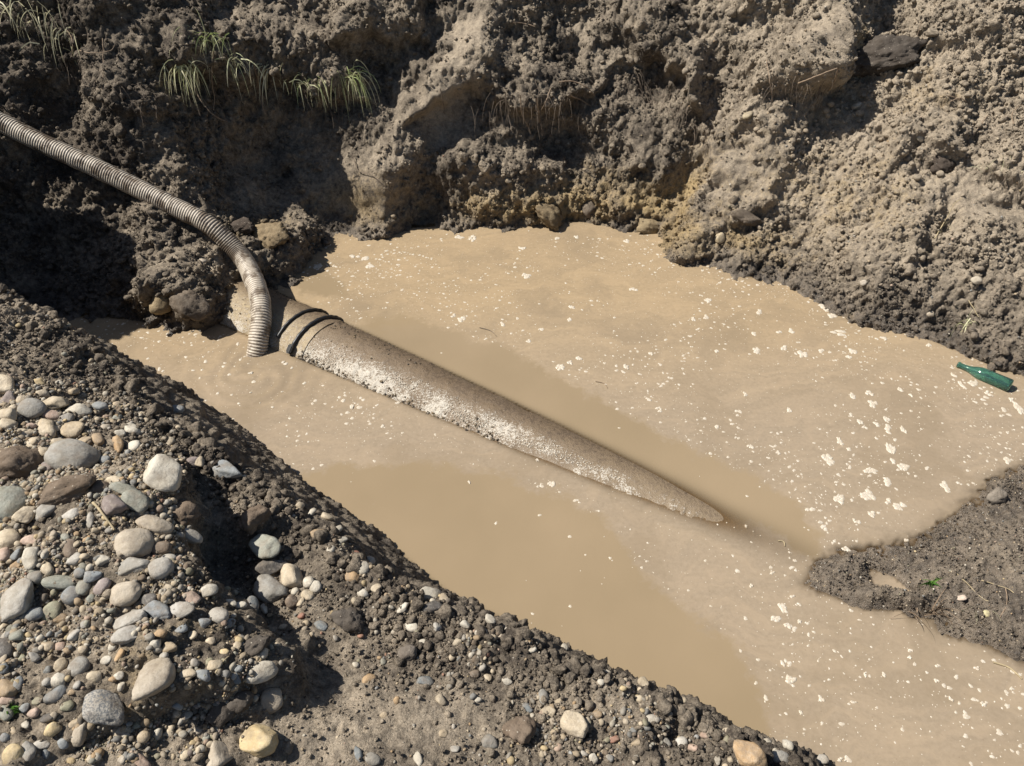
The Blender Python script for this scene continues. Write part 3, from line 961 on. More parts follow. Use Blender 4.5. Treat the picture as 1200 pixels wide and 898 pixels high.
def stone_verts(kind, seed, sub):
    rg = np.random.default_rng(seed)
    D, F = ICO[sub]
    off = rg.uniform(-50, 50, 3)
    if kind == 'round':
        pw = rg.uniform(2.05, 2.5)
        r = (np.abs(D) ** pw).sum(1) ** (-1 / pw)
        r = r * (1 + .13 * perlin(D * 1.1 + off, 1) + .05 * perlin(D * 2.6 + off, 2) + .012 * fbm(D * 7 + off, 2, 4))
    elif kind == 'clod':
        nn = rg.normal(size=(11, 3)); nn /= np.linalg.norm(nn, axis=1)[:, None]
        q = np.maximum(D @ nn.T, 0) / rg.uniform(.6, .95, 11)
        r = ((q ** 9).sum(1) + .9 ** 9 * .3) ** (-1 / 9)
        r = r * (1 + .16 * perlin(D * 1.5 + off, 1) + .15 * fbm(D * 3.2 + off, 4, 2) - .10 * np.abs(fbm(D * 5 + off, 3, 5)) + .14 * clods(D * 2.6 + off, 3, .3, .8))
    else:
        nf = rg.integers(9, 14)
        nn = rg.normal(size=(nf, 3)); nn /= np.linalg.norm(nn, axis=1)[:, None]
        nn = np.vstack([nn, [[0, 0, 1]], [[0, 0, -1]]]) if kind == 'slab' else nn
        dd = rg.uniform(.62, .95, len(nn))
        if kind == 'slab': dd[-2:] = .8
        p = 18 if kind != 'sub' else 9
        q = np.maximum(D @ nn.T, 0) / dd
        r = ((q ** p).sum(1) + .9 ** p * .3) ** (-1 / p)
        r = r * (1 + .06 * perlin(D * 1.8 + off, 2) + .045 * fbm(D * 5 + off, 3, 3))
    V = D * r[:, None]
    V -= (V.max(0) + V.min(0)) / 2
    V /= (V.max(0) - V.min(0)) / 2
    return V, F

PAL = {'white': (.53, .49, .41), 'cream': (.49, .415, .305), 'buff': (.42, .34, .235), 'tan': (.33, .245, .155), 'beige': (.40, .345, .27), 'grey': (.29, .275, .245), 'pale grey': (.42, .395, .35), 'blue-grey': (.255, .27, .275), 'green-grey': (.29, .295, .25),
       'dark grey': (.115, .105, .095), 'brown': (.165, .125, .092), 'pink': (.42, .31, .245), 'mauve': (.27, .225, .21), 'orange': (.42, .29, .165), 'red': (.33, .17, .12), 'slate': (.165, .18, .185), 'olive': (.26, .25, .175), 'yellow': (.52, .41, .235)}

GROUP = 'loose stones lying on the near bank'
STONES = []   # (u,v,name,colourname,shapeword)
USED = []

def place_stone(u, v, w, h, ang, kind, colname, name, label, cat, sink=.28, mat=None, thick=.62, seed=None, colmul=1.0, lift=0., sub=None):
    hh = hit(u, v + h * .25)
    if hh is None: return None
    loc, nor = hh
    depth = (np.array(loc) - CAMP) @ FW
    px = depth / FPX
    a_ = math.radians(ang)
    e1 = np.array([math.cos(a_), math.sin(a_)])
    zc_ = loc.z
    p1 = at(u + e1[0] * 8, v + e1[1] * 8, zc_); p0 = at(u - e1[0] * 8, v - e1[1] * 8, zc_)
    dirw = Vector(p1 - p0)
    fs = dirw.length / (16 * px)              # stretch of a ground line that looks this long
    yaw = math.atan2(dirw.y, dirw.x)
    dep = math.asin(min(1, -ray(u, v)[2]))
    f1 = 1 + (fs - 1) * .55
    A_ = w / 2 * px * f1
    sn, cs = math.sin(dep), math.cos(dep)
    vert = abs(e1[1])
    kb = math.sqrt(sn ** 2 + (thick * cs) ** 2) if vert < .7 else 1.0
    B_ = h / 2 * px / kb
    C_ = min(A_, B_) * thick if kind != 'clod' else min(A_, B_) * .75
    sd_ = seed if seed is not None else int(u * 131 + v * 7)
    if sub is None: sub = 4 if w > 32 else 3 if w > 11 else 2
    V, F = stone_verts(kind, sd_, sub)
    V = V * np.array([A_, B_, C_])
    me = mesh_np(name, V, F, mat or (M_CLOD if kind == 'clod' else M_STONE), True)
    o = link(name, me)
    n_ = (Vector(nor) * .6 + Vector((0, 0, 1))).normalized()
    q = Vector((0, 0, 1)).rotation_difference(n_)
    rg = random.Random(sd_)
    q = q @ Quaternion((0, 0, 1), yaw) @ Quaternion((1, 0, 0), rg.uniform(-.2, .2)) @ Quaternion((0, 1, 0), rg.uniform(-.15, .15))
    o.rotation_mode = 'QUATERNION'; o.rotation_quaternion = q
    ctr = Vector(at(u, v, zc_ + C_ * (1 - 2 * sink) * 0.8))
    # settle: centre above the ground found straight below the stone
    ok, l2, n2, _ = near_o.ray_cast(Vector((ctr.x, ctr.y, 3)), Vector((0, 0, -1)))
    if ok: ctr.z = l2.z + C_ * (1 - 2 * sink) + lift
    o.location = ctr
    c = PAL[colname]
    j = 1 + rg.uniform(-.10, .10)
    o.color = (*(min(.8, x * j * colmul) for x in c), 1)
    tag(o, label, cat, GROUP)
    return o

# landmarks and other stones one can point to in the photograph: u, v, width, height, tilt, shape, colour, name, label, short reference
BIG = [
 (85, 537, 56, 40, 3, 'round', 'grey', 'cobble', 'large smooth grey rounded cobble behind the two brown mud clods', 'the large smooth grey cobble'),
 (156, 637, 46, 36, -8, 'round', 'beige', 'cobble', 'big round beige speckled cobble in the middle of the stony patch', 'the big round beige cobble'),
 (181, 798, 62, 42, -62, 'sub', 'beige', 'cobble', 'large beige cobble standing almost upright, biggest at the lower left', 'the upright beige cobble'),
 (125, 837, 46, 42, 60, 'sub', 'pale grey', 'cobble', 'white and grey speckled granite stone shaped like a teardrop', 'the speckled granite teardrop'),
 (304, 867, 46, 36, 10, 'angular', 'yellow', 'rock', 'cream yellow angular block on the smooth mud near the bottom edge', 'the cream yellow block'),
 (309, 796, 42, 22, -24, 'round', 'white', 'cobble', 'off-white potato-shaped stone tilted below the earth ledge', 'the off-white potato-shaped stone'),
 (320, 822, 30, 28, -55, 'angular', 'beige', 'rock', 'two-tone broken stone with a pale left face and dark right side', 'the two-tone broken stone'),
 (192, 561, 44, 34, 25, 'angular', 'white', 'rock', 'rough off-white rock with brown spots on the bank shoulder', 'the rough off-white rock'),
 (8, 592, 46, 46, -60, 'round', 'green-grey', 'cobble', 'large dark greenish smooth stone cut by the left frame edge', 'the dark greenish stone'),
 (22, 706, 56, 40, -48, 'angular', 'pale grey', 'rock', 'large pale angular slab with a dark broken side at left edge', 'the pale angular slab'),
 (149, 698, 38, 26, -18, 'round', 'beige', 'cobble', 'oval beige stone with brown freckles below the dark-faced stone', 'the oval freckled stone'),
 (181, 615, 42, 20, 6, 'round', 'beige', 'cobble', 'long cream-grey rounded stone just above the big round cobble', 'the long cream-grey stone'),
 (157, 663, 38, 20, -8, 'angular', 'grey', 'rock', 'grey stone with a shaded lower face under the round cobble', 'the dark-faced grey stone'),
 (188, 664, 30, 22, -30, 'round', 'pale grey', 'cobble', 'pale grey knobbly stone right of the dark-faced grey stone', 'the pale knobbly stone'),
 (220, 627, 36, 15, 2, 'round', 'pale grey', 'cobble', 'flat oval pale greenish stone at the edge of the ledge', 'the flat oval pale stone'),
 (70, 683, 40, 15, -5, 'round', 'green-grey', 'cobble', 'long flat grey-green stone like a baguette among small pebbles', 'the long grey-green stone'),
 (161, 592, 32, 22, 5, 'angular', 'green-grey', 'rock', 'square greenish grey stone above the long cream-grey stone', 'the square greenish stone'),
 (148, 577, 36, 13, 8, 'slab', 'green-grey', 'rock', 'flat greenish slab tucked just above the square greenish stone', 'the flat greenish slab'),
 (312, 646, 38, 24, 28, 'slab', 'green-grey', 'rock', 'grey-green block resting tilted on a dark flat stone', 'the tilted grey-green block'),
 (319, 666, 40, 18, -16, 'slab', 'dark grey', 'rock', 'dark flat earthy stone under the tilted grey-green block', 'the dark flat stone'),
 (319, 693, 42, 28, 14, 'angular', 'grey', 'rock', 'flat grey angular stone below the stacked pair beside the hollow', 'the flat grey angular stone'),
 (343, 678, 30, 24, 30, 'angular', 'cream', 'rock', 'cream pyramid-shaped stone with a shaded right face', 'the cream pyramid stone'),
 (149, 745, 36, 20, -20, 'sub', 'pale grey', 'cobble', 'mushroom-shaped pale grey stone lying below the pale slabs', 'the mushroom-shaped stone'),
 (152, 726, 42, 16, -12, 'sub', 'pale grey', 'cobble', 'long pale grey stone just above the mushroom-shaped one', 'the long pale grey stone'),
 (185, 715, 34, 18, 18, 'slab', 'blue-grey', 'rock', 'blue-grey slab pointing down right of the long pale stone', 'the blue-grey slab'),
 (213, 717, 32, 17, 5, 'slab', 'pale grey', 'rock', 'pale triangular slab beside the blue-grey slab', 'the pale triangular slab'),
 (256, 721, 24, 18, 10, 'round', 'pale grey', 'cobble', 'pale grey rounded stone just left of the dark hollow', 'the rounded stone by the hollow'),
 (92, 780, 28, 24, -60, 'round', 'grey', 'cobble', 'egg-shaped grey stone standing among gravel at lower left', 'the egg-shaped grey stone'),
 (878, 888, 46, 28, 25, 'sub', 'orange', 'cobble', 'smooth orange-tan stone cut by the bottom frame edge', 'the orange-tan stone'),
 (674, 850, 34, 26, 30, 'angular', 'cream', 'rock', 'rough cream-yellow rock on the crumbly slope at lower middle', 'the rough cream-yellow rock'),
 (268, 554, 36, 19, 14, 'sub', 'blue-grey', 'cobble', 'dark blue-grey smooth stone on the rim above the water', 'the blue-grey rim stone'),
 (258, 890, 38, 30, -65, 'sub', 'beige', 'rock', 'beige boulder at the bottom edge left of the yellow block', 'the beige bottom boulder'),
 (134, 598, 28, 24, 20, 'angular', 'mauve', 'rock', 'purplish grey angular stone half in shade beside the dried stem', 'the purplish angular stone'),
 (32, 603, 34, 22, -62, 'sub', 'cream', 'rock', 'tall cream stone leaning right of the dark greenish stone', 'the leaning cream stone'),
 (54, 599, 28, 20, -20, 'angular', 'grey', 'rock', 'tan-grey angular stone right of the leaning cream stone', 'the tan-grey angular stone'),
 (63, 474, 36, 17, -14, 'angular', 'cream', 'rock', 'pale cream angular stone at the top of the pebble heap', 'the pale cream top stone'),
 (38, 480, 30, 21, 8, 'round', 'grey', 'cobble', 'grey rounded stone left of the pale cream top stone', 'the grey rounded top stone'),
 (93, 481, 30, 15, 5, 'angular', 'white', 'rock', 'whitish angular stone right of the pinkish pebble', 'the whitish angular stone'),
 (84, 503, 28, 18, 8, 'slab', 'buff', 'rock', 'flat buff many-sided stone above the large smooth grey cobble', 'the flat buff stone'),
 (5, 452, 28, 20, 20, 'angular', 'cream', 'rock', 'cream angular stone at the left frame edge, uppermost there', 'the cream edge stone'),
 (155, 504, 18, 16, 50, 'angular', 'white', 'rock', 'broken white stone with brown face near the rim', 'the broken white stone'),
 (157, 524, 18, 15, -20, 'round', 'white', 'pebble', 'smooth bluish white pebble just below the broken white stone', 'the bluish white pebble'),
 (117, 476, 18, 11, 18, 'round', 'blue-grey', 'pebble', 'blue-grey oval pebble right of the whitish angular stone', 'the blue-grey oval pebble'),
 (59, 486, 23, 11, 8, 'round', 'pink', 'pebble', 'pinkish long pebble between the top stones of the heap', 'the pinkish long pebble'),
 (35, 634, 24, 14, -12, 'sub', 'pink', 'pebble', 'pink-orange stone near the left edge above white angular stone', 'the pink-orange stone'),
 (36, 654, 28, 20, -55, 'angular', 'white', 'rock', 'white angular stone below the pink-orange stone', 'the white angular stone'),
 (119, 687, 23, 16, -55, 'round', 'mauve', 'pebble', 'mauve upright pebble right of the round green-grey pebble', 'the mauve upright pebble'),
 (85, 699, 20, 19, 20, 'round', 'blue-grey', 'pebble', 'round blue-grey pebble under the right end of the long grey-green stone', 'the round blue-grey pebble'),
 (98, 690, 17, 16, 0, 'round', 'green-grey', 'pebble', 'round green-grey pebble touching the round blue-grey pebble', 'the round green-grey pebble'),
 (109, 676, 23, 13, -14, 'sub', 'blue-grey', 'pebble', 'faceted blue-grey pebble above the mauve upright pebble', 'the faceted blue-grey pebble'),
 (40, 720, 22, 16, -40, 'round', 'blue-grey', 'pebble', 'pale bluish pebble with a dark pit beside the pale angular slab', 'the pitted bluish pebble'),
 (61, 716, 26, 19, -20, 'angular', 'olive', 'rock', 'olive-grey angular stone right of the pitted bluish pebble', 'the olive angular stone'),
 (7, 632, 30, 26, -20, 'sub', 'cream', 'cobble', 'large cream stone at the left frame edge below the greenish stone', 'the cream stone at the edge'),
 (65, 815, 30, 15, -24, 'sub', 'slate', 'pebble', 'slate grey flat pebble leaning on pale pebbles at lower left', 'the slate flat pebble'),
 (22, 802, 18, 11, -70, 'round', 'slate', 'pebble', 'small dark slate-blue oval pebble near the lower left edge', 'the dark slate-blue pebble'),
 (408, 728, 42, 28, 10, 'clod', 'dark grey', 'soil_clod', 'dark rounded lump of earth lying alone on the smooth slope', 'the dark rounded lump'),
 (475, 766, 28, 24, 20, 'clod', 'grey', 'soil_clod', 'small grey clod casting a shadow right of the dark rounded lump', 'the small grey clod'),
 (610, 855, 38, 36, -50, 'clod', 'brown', 'soil_clod', 'brown-grey earth clod on the lower slope left of the cream-yellow rock', 'the brown-grey clod'),
 (25, 546, 62, 44, -10, 'clod', 'brown', 'soil_clod', 'big brown clod of dried mud at left edge above greenish stone', 'the big brown clod'),
 (78, 573, 76, 32, -14, 'clod', 'brown', 'soil_clod', 'reddish brown flat clod in front of the large smooth grey cobble', 'the reddish flat clod'),
 (118, 573, 28, 20, 10, 'clod', 'brown', 'soil_clod', 'small brown clod right of the reddish flat clod', 'the small brown clod'),
 (213, 600, 36, 30, 20, 'clod', 'brown', 'soil_clod', 'smooth brown clod at the ledge above the flat oval pale stone', 'the ledge clod'),
 (283, 826, 28, 24, 0, 'clod', 'dark grey', 'soil_clod', 'dark clod left of the two-tone broken stone', 'the dark clod'),
 (300, 758, 40, 20, -30, 'clod', 'dark grey', 'soil_clod', 'dark earthy slab of mud on the ledge top', 'the ledge mud slab'),
 (300, 612, 42, 28, -20, 'clod', 'brown', 'soil_clod', 'grey-brown earth lump above the tilted grey-green block', 'the lump above the block'),
 (262, 838, 26, 34, 30, 'clod', 'dark grey', 'soil_clod', 'dark jagged clod above the beige bottom boulder', 'the jagged clod'),
]
refs = []
n_ref = 0
for (u, v, w, h, ang, kind, colr, name, label, ref) in BIG:
    cat = 'clod' if kind == 'clod' else ('pebble' if name == 'pebble' else 'stone')
    sink = .34 if kind in ('clod',) else .30
    o = place_stone(u, v, w, h, ang, kind, colr, name, label, cat, sink=sink, mat=M_GRANITE if 'granite' in label else None,
                    thick=.45 if kind == 'slab' else .66, lift=.02 if 'resting tilted' in label else .032 if 'orange-tan' in label else 0.)
    if o is None: print('no ground for', label); continue
    if name == 'soil_clod':
        o.color = {'brown': (.175, .135, .10, 1), 'dark grey': (.105, .09, .075, 1), 'grey': (.17, .145, .12, 1)}[colr]
    refs.append((u, v, ref)); USED.append((u, v, max(w, h) / 2))

SMALL = [  # u v w h ang shape colour
 (65,505,13,11,0,'sub','cream'),(54,503,22,20,60,'angular','cream'),(77,490,18,13,-15,'sub','grey'),(9,498,21,12,-5,'sub','cream'),(30,508,24,9,-8,'sub','cream'),(38,517,17,13,0,'round','cream'),(74,519,25,10,-6,'sub','cream'),(100,518,15,9,5,'sub','buff'),
 (114,513,17,12,70,'round','tan'),(139,523,19,12,75,'sub','orange'),(141,508,12,8,-10,'sub','white'),(180,540,20,13,20,'round','pale grey'),(136,562,21,10,8,'sub','cream'),(10,468,15,14,30,'sub','mauve'),(26,469,12,10,0,'round','cream'),(46,447,13,10,40,'angular','yellow'),
 (50,461,15,8,-10,'sub','cream'),(72,449,10,6,0,'sub','white'),(88,462,13,9,-15,'sub','buff'),(199,519,13,10,-40,'sub','cream'),(16,478,10,8,0,'round','cream'),(10,487,20,14,30,'sub','cream'),(33,499,20,8,-5,'sub','pink'),(53,529,13,11,70,'sub','cream'),(55,546,16,13,60,'round','mauve'),
 (84,603,22,12,-10,'sub','pale grey'),(106,607,24,9,-85,'sub','pale grey'),(189,643,23,13,-12,'round','brown'),(197,653,16,12,10,'round','pale grey'),(94,672,13,11,0,'round','blue-grey'),(88,659,21,12,-25,'sub','pale grey'),(120,656,19,12,-18,'sub','white'),(43,679,17,13,0,'round','grey'),
 (56,668,13,12,60,'round','cream'),(70,725,18,10,0,'round','tan'),(53,651,15,11,-55,'sub','white'),(21,650,17,11,-40,'sub','blue-grey'),(5,651,16,15,0,'sub','pink'),(83,644,20,15,80,'angular','brown'),(19,663,15,10,-35,'sub','orange'),(175,703,20,14,-20,'angular','dark grey'),
 (147,713,14,10,0,'angular','cream'),(246,693,19,13,-10,'sub','white'),(224,702,20,15,15,'sub','pink'),(239,730,15,11,0,'sub','blue-grey'),(267,731,19,9,-18,'sub','blue-grey'),(72,780,18,13,-60,'sub','cream'),(144,858,21,13,-8,'sub','cream'),(185,862,14,11,-30,'sub','white'),(169,865,13,12,0,'round','buff'),
 (64,857,18,14,-10,'sub','yellow'),(13,884,26,22,-50,'sub','yellow'),(33,880,22,15,70,'angular','grey'),(219,840,15,10,-40,'slab','white'),(252,780,18,16,-50,'angular','cream'),(241,796,18,11,15,'angular','blue-grey'),(278,757,14,9,-75,'sub','cream'),(306,767,18,13,-35,'sub','white'),
 (221,790,20,10,-10,'slab','cream'),(140,768,16,8,-55,'sub','orange'),(87,745,18,10,-30,'sub','pale grey'),(22,745,17,14,0,'angular','green-grey'),(4,760,24,20,70,'round','dark grey'),(6,806,28,22,60,'sub','tan'),(8,836,18,14,70,'round','green-grey'),(10,820,16,11,0,'round','pink'),(68,798,20,14,-10,'sub','white'),
 (99,867,28,14,-70,'sub','beige'),(48,872,20,10,-8,'sub','pale grey'),(80,828,15,11,0,'round','olive'),(165,893,26,11,40,'sub','pink'),(253,855,14,7,70,'sub','white'),(370,689,14,13,0,'round','white'),(362,683,13,12,0,'round','white'),(361,698,13,11,20,'sub','cream'),(346,694,9,9,0,'round','white'),
 (342,706,15,14,0,'sub','brown'),(353,707,12,8,-45,'sub','cream'),(296,707,17,13,70,'round','slate'),(282,709,14,8,-8,'round','white'),(310,714,12,7,60,'angular','white'),(271,707,13,7,20,'sub','white'),(376,733,16,10,30,'sub','slate'),(432,795,17,9,-25,'sub','orange'),(498,798,20,11,0,'slab','slate'),
 (505,697,30,15,-8,'sub','white'),(507,712,24,13,-10,'sub','dark grey'),(482,735,17,10,30,'slab','white'),(500,752,18,5,12,'slab','white'),(564,742,15,11,15,'sub','white'),(611,752,18,10,35,'sub','cream'),(642,835,19,13,5,'sub','cream'),(764,844,19,11,0,'round','white'),(719,867,14,8,0,'angular','red'),
 (754,800,14,12,0,'angular','cream'),(425,667,16,15,-20,'round','white'),(413,678,18,13,0,'sub','orange'),(417,651,13,11,0,'sub','red'),(442,690,14,11,0,'sub','cream'),(472,713,16,11,-45,'slab','white'),(574,725,14,11,60,'angular','white'),(594,799,12,8,30,'angular','white'),(437,890,18,13,20,'round','grey'),
 (490,890,17,10,80,'sub','white'),(420,884,18,9,85,'sub','slate'),(574,869,19,15,10,'sub','grey'),(619,829,15,10,40,'angular','slate'),(637,817,18,12,80,'round','grey'),(749,819,10,8,0,'sub','cream'),(662,758,9,8,0,'round','white'),(624,762,10,6,-10,'round','white'),(887,875,15,9,0,'sub','white'),
 (915,887,24,16,10,'round','pale grey'),(868,855,13,11,0,'round','pale grey'),(853,859,12,10,0,'sub','cream'),(924,873,13,12,0,'sub','white'),(964,891,14,11,20,'sub','pale grey'),(900,869,9,8,-40,'sub','white'),(840,889,16,7,80,'slab','white'),(206,481,19,9,-5,'round','blue-grey'),(235,545,12,11,40,'sub','cream'),
 (227,541,16,11,0,'sub','mauve'),(402,633,11,8,0,'sub','white'),(383,605,14,9,20,'sub','cream'),(366,600,10,9,0,'sub','white'),(352,593,11,9,-30,'sub','cream'),(395,620,14,8,-30,'sub','white'),(372,626,16,12,0,'sub','tan'),(388,645,10,9,0,'sub','white'),(520,702,14,11,30,'sub','cream'),(488,690,12,10,0,'sub','buff'),
 (545,733,12,9,0,'sub','white'),(531,741,10,8,0,'sub','pink'),(512,735,11,9,40,'sub','pale grey'),(536,752,11,8,0,'sub','cream'),(590,755,11,8,20,'sub','buff'),(690,786,11,9,0,'sub','grey'),(705,800,10,8,0,'sub','white'),(655,822,10,7,0,'sub','buff'),(556,790,12,9,10,'sub','brown'),(745,870,12,8,0,'sub','buff'),
 (800,820,10,8,0,'sub','cream'),(825,862,10,8,0,'sub','pink'),(780,870,12,9,0,'sub','grey'),(700,838,12,9,20,'sub','tan'),(520,860,11,8,0,'sub','buff'),(533,878,11,8,0,'sub','pale grey'),(560,820,10,7,0,'sub','white'),(455,700,10,8,0,'sub','tan'),(463,741,9,7,0,'sub','white'),(517,820,14,10,40,'sub','cream'),
 (450,838,10,7,0,'sub','buff'),(353,722,9,7,0,'sub','red'),(332,735,10,7,0,'sub','cream'),(210,830,12,8,0,'sub','blue-grey'),(200,760,16,12,10,'sub','buff'),(225,745,13,9,0,'sub','cream'),(247,752,12,9,-20,'sub','cream'),(188,742,14,11,0,'sub','orange'),(213,738,13,11,0,'sub','blue-grey'),(140,793,12,9,0,'angular','white'),
 (110,793,17,12,-12,'sub','cream'),(97,762,10,8,0,'sub','cream'),(56,757,16,12,0,'sub','buff'),(40,770,14,9,20,'sub','grey'),(55,800,10,9,0,'sub','pale grey'),(30,830,12,9,-40,'sub','blue-grey'),(40,836,13,10,0,'sub','pink'),(55,842,20,9,-8,'sub','dark grey'),(30,850,10,8,70,'sub','white'),(88,848,15,10,-40,'sub','buff'),
 (110,820,12,8,-40,'sub','cream'),(132,796,10,7,0,'sub','orange')]
SHW = {'round': 'rounded', 'sub': 'worn', 'angular': 'sharp-edged', 'slab': 'thin flat'}
seen = set(b[8] for b in BIG)
def relation(u, v, ru, rv):
    du, dv = u - ru, v - rv
    if abs(du) > abs(dv) * 2: return 'right of' if du > 0 else 'left of'
    if abs(dv) > abs(du) * 2: return 'below' if dv > 0 else 'above'
    return ('lower right of' if dv > 0 else 'upper right of') if du > 0 else ('lower left of' if dv > 0 else 'upper left of')
def auto_label(u, v, w, colr, kind, noun):
    ds = sorted(refs, key=lambda r: (r[0] - u) ** 2 + (r[1] - v) ** 2)
    size = 'tiny' if w < 9 else 'small' if w < 14 else 'medium'
    for a_, b_ in ((0, None), (0, 1), (0, 2), (1, 2), (0, 3), (1, 3), (0, 4), (2, 3), (1, 4), (2, 4)):
        rel = relation(u, v, ds[a_][0], ds[a_][1])
        s_ = f"{size} {SHW[kind]} {colr} {noun} {rel} {ds[a_][2]}"
        if b_ is not None:
            s_ = f"{size} {SHW[kind]} {colr} {noun} {rel} {ds[a_][2]}, {relation(u, v, ds[b_][0], ds[b_][1])} {ds[b_][2]}"
        if s_ not in seen and len(s_.split()) <= 16:
            seen.add(s_); return s_
    return None
for (u, v, w, h, ang, kind, colr) in SMALL:
    noun = 'pebble' if kind in ('round', 'sub') else 'stone'
    lab = auto_label(u, v, w, colr, kind, noun)
    if lab is None: print('dup label', u, v); continue
    place_stone(u, v, w * 1.06, h * 1.06, ang, kind, colr, 'pebble', lab, noun, sink=.32 if u < 380 else .38, thick=.45 if kind == 'slab' else .68, colmul=1.0 if u < 380 else .84)
    USED.append((u, v, max(w, h) / 2))
# more pebbles of the stony patch and of the rim
ZONES = [[(0, 440), (105, 450), (180, 490), (220, 545), (205, 590), (225, 680), (270, 715), (310, 770), (300, 840), (225, 890), (0, 895)],
         [(370, 600), (425, 645), (560, 722), (680, 772), (850, 862), (940, 895), (640, 890), (560, 790), (470, 735), (390, 670)]]
names = list(PAL)
wts = np.array([10, 14, 10, 6, 9, 8, 9, 6, 5, 3, 5, 4, 2, 3, 1, 3, 4, 5], float); wts /= wts.sum()
cnt = 0; tries = 0
while cnt < 62 and tries < 4000:
    tries += 1
    zi = 0 if RNG.random() < .9 else 1
    zp = np.array(ZONES[zi], float)
    u, v = RNG.uniform(zp[:, 0].min(), zp[:, 0].max()), RNG.uniform(zp[:, 1].min(), zp[:, 1].max())
    if not inside(np.array([u]), np.array([v]), zp)[0]: continue
    w = RNG.uniform(8.5, 14)
    if any((u - a_) ** 2 + (v - b_) ** 2 < (r + w * .45) ** 2 for a_, b_, r in USED): continue
    colr = names[RNG.choice(len(names), p=wts)]
    kind = ('round', 'sub', 'angular')[RNG.choice(3, p=[.35, .45, .2])]
    noun = 'pebble' if kind != 'angular' else 'stone'
    lab = auto_label(u, v, w, colr, kind, noun)
    if lab is None: continue
    if place_stone(u, v, w, w * RNG.uniform(.6, .9), RNG.uniform(-60, 60), kind, colr, 'pebble', lab, noun, sink=.34, seed=tries): 
        cnt += 1; USED.append((u, v, w / 2))
print('stones', time.time() - T0, cnt)

# ------------------------------------------------------------------ loose small gravel and crumbs (uncountable)
def rots(n, rg):
    q = rg.normal(size=(n, 4)); q /= np.linalg.norm(q, axis=1)[:, None]
    w, x, y, z_ = q.T
    return np.stack([np.stack([1 - 2 * (y * y + z_ * z_), 2 * (x * y - z_ * w), 2 * (x * z_ + y * w)], -1),
                     np.stack([2 * (x * y + z_ * w), 1 - 2 * (x * x + z_ * z_), 2 * (y * z_ - x * w)], -1),
                     np.stack([2 * (x * z_ - y * w), 2 * (y * z_ + x * w), 1 - 2 * (x * x + y * y)], -1)], 1)
def scatter(name, centers, sizes, kinds, sub, mat, attrname, attr, rg, flat_=.65):
    """many small lumps joined into one mesh"""
    temps = [stone_verts(k, 900 + i * 17, sub) for i, k in enumerate(kinds)]
    n = len(centers)
    R = rots(n, rg)
    pick = rg.integers(0, len(temps), n)
    TV = np.stack([t_[0] for t_ in temps])
    scl = rg.uniform(.6, 1.0, (n, 3)); scl[:, 0] = 1
    V = TV[pick] * scl[:, None, :] * sizes[:, None, None]
    V = np.einsum('nij,nkj->nki', R, V)
    V[..., 2] *= flat_ + .2
    V += centers[:, None, :]
    nv = TV.shape[1]
    F = temps[0][1][None] + (np.arange(n) * nv)[:, None, None]
    A_ = np.repeat(attr, nv, 0)
    return link(name, mesh_np(name, V.reshape(-1, 3), F.reshape(-1, 3), mat, True, {attrname: A_}))

def blob_at(U_, V_, u, v, ru, rv):
    return np.exp(-((U_ - u) / ru) ** 2 - ((V_ - v) / rv) ** 2)
rg = np.random.default_rng(77)
U, Vv = proj(NEARP)
vis = (U > -80) & (U < 1000) & (Vv > 300) & (Vv < 960) & (NEARS < .03)
zone0 = inside(U, Vv, np.array(ZONES[0], float)); zone1 = inside(U, Vv, np.array(ZONES[1], float))
patch = np.clip(.5 + 1.1 * fbm(NEARP * 6, 3, 600), .02, 1.5)
dens = np.where(zone0, 1.0, np.where(zone1, .34, .07)) * patch
dens *= 1 - .85 * np.clip(np.exp(-((U - 400) / 90) ** 2 - ((Vv - 850) / 60) ** 2) + np.exp(-((U - 355) / 50) ** 2 - ((Vv - 640) / 35) ** 2) + .7 * np.exp(-((U - 125) / 40) ** 2 - ((Vv - 742) / 16) ** 2), 0, 1)
dens = np.where(vis, dens, 0)
pr = dens / dens.sum()
def gravel(n, smin, smax, sub, name, label):
    ix = rg.choice(len(NEARP), n, p=pr)
    sz = smin + (smax - smin) * rg.random(n) ** 2.2
    c = NEARP[ix] + NEARN[ix] * (sz * .35)[:, None]
    ci = rg.choice(len(names), n, p=wts)
    tint = np.array([PAL[names[k]] for k in ci]) * rg.uniform(.6, 1.05, (n, 1))
    tint = tint * .72 + np.array([.27, .215, .15]) * .28
    o = scatter(name, c, sz, ['round', 'sub', 'angular', 'sub', 'round', 'angular'], sub, M_GRAVEL, 'tint', np.hstack([tint, np.ones((n, 1))]), rg)
    tag(o, label, 'gravel', None, 'stuff')
gravel(4600, .0036, .0105, 2, 'gravel', 'mixed small gravel between the stones on the near bank')
gravel(15000, .0014, .0042, 1, 'grit', 'fine pale grit and shell bits spread over the near bank')
# soil crumbs: near bank rim, far wall, mud bar
pr2 = np.where(vis, np.exp(-((NEARS + .05) / .10) ** 2) * 1.2 + .05, 0) * np.clip(.4 + fbm(NEARP * 5, 2, 610), .02, 1.5)
pr2 /= pr2.sum()
n = 2800
ix = rg.choice(len(NEARP), n, p=pr2)
sz = .0025 + .011 * rg.random(n) ** 3.6
o = scatter('soil_crumbs', NEARP[ix] + NEARN[ix] * (sz * .4)[:, None], sz, ['clod', 'angular', 'clod', 'clod', 'angular', 'clod'], 2, M_SOIL, 'mask', NEARM[ix] * np.array([rg.uniform(.5, 1.2)] * 3 + [1]), rg)
tag(o, 'crumbs of dark earth along the rim of the near bank', 'soil', None, 'stuff')
prr = np.where(vis, np.exp(-((NEARS + .005) / .035) ** 2), 0) * np.clip(fbm(NEARP * 7, 2, 660) + .25, .02, 1); prr /= prr.sum()
n = 420
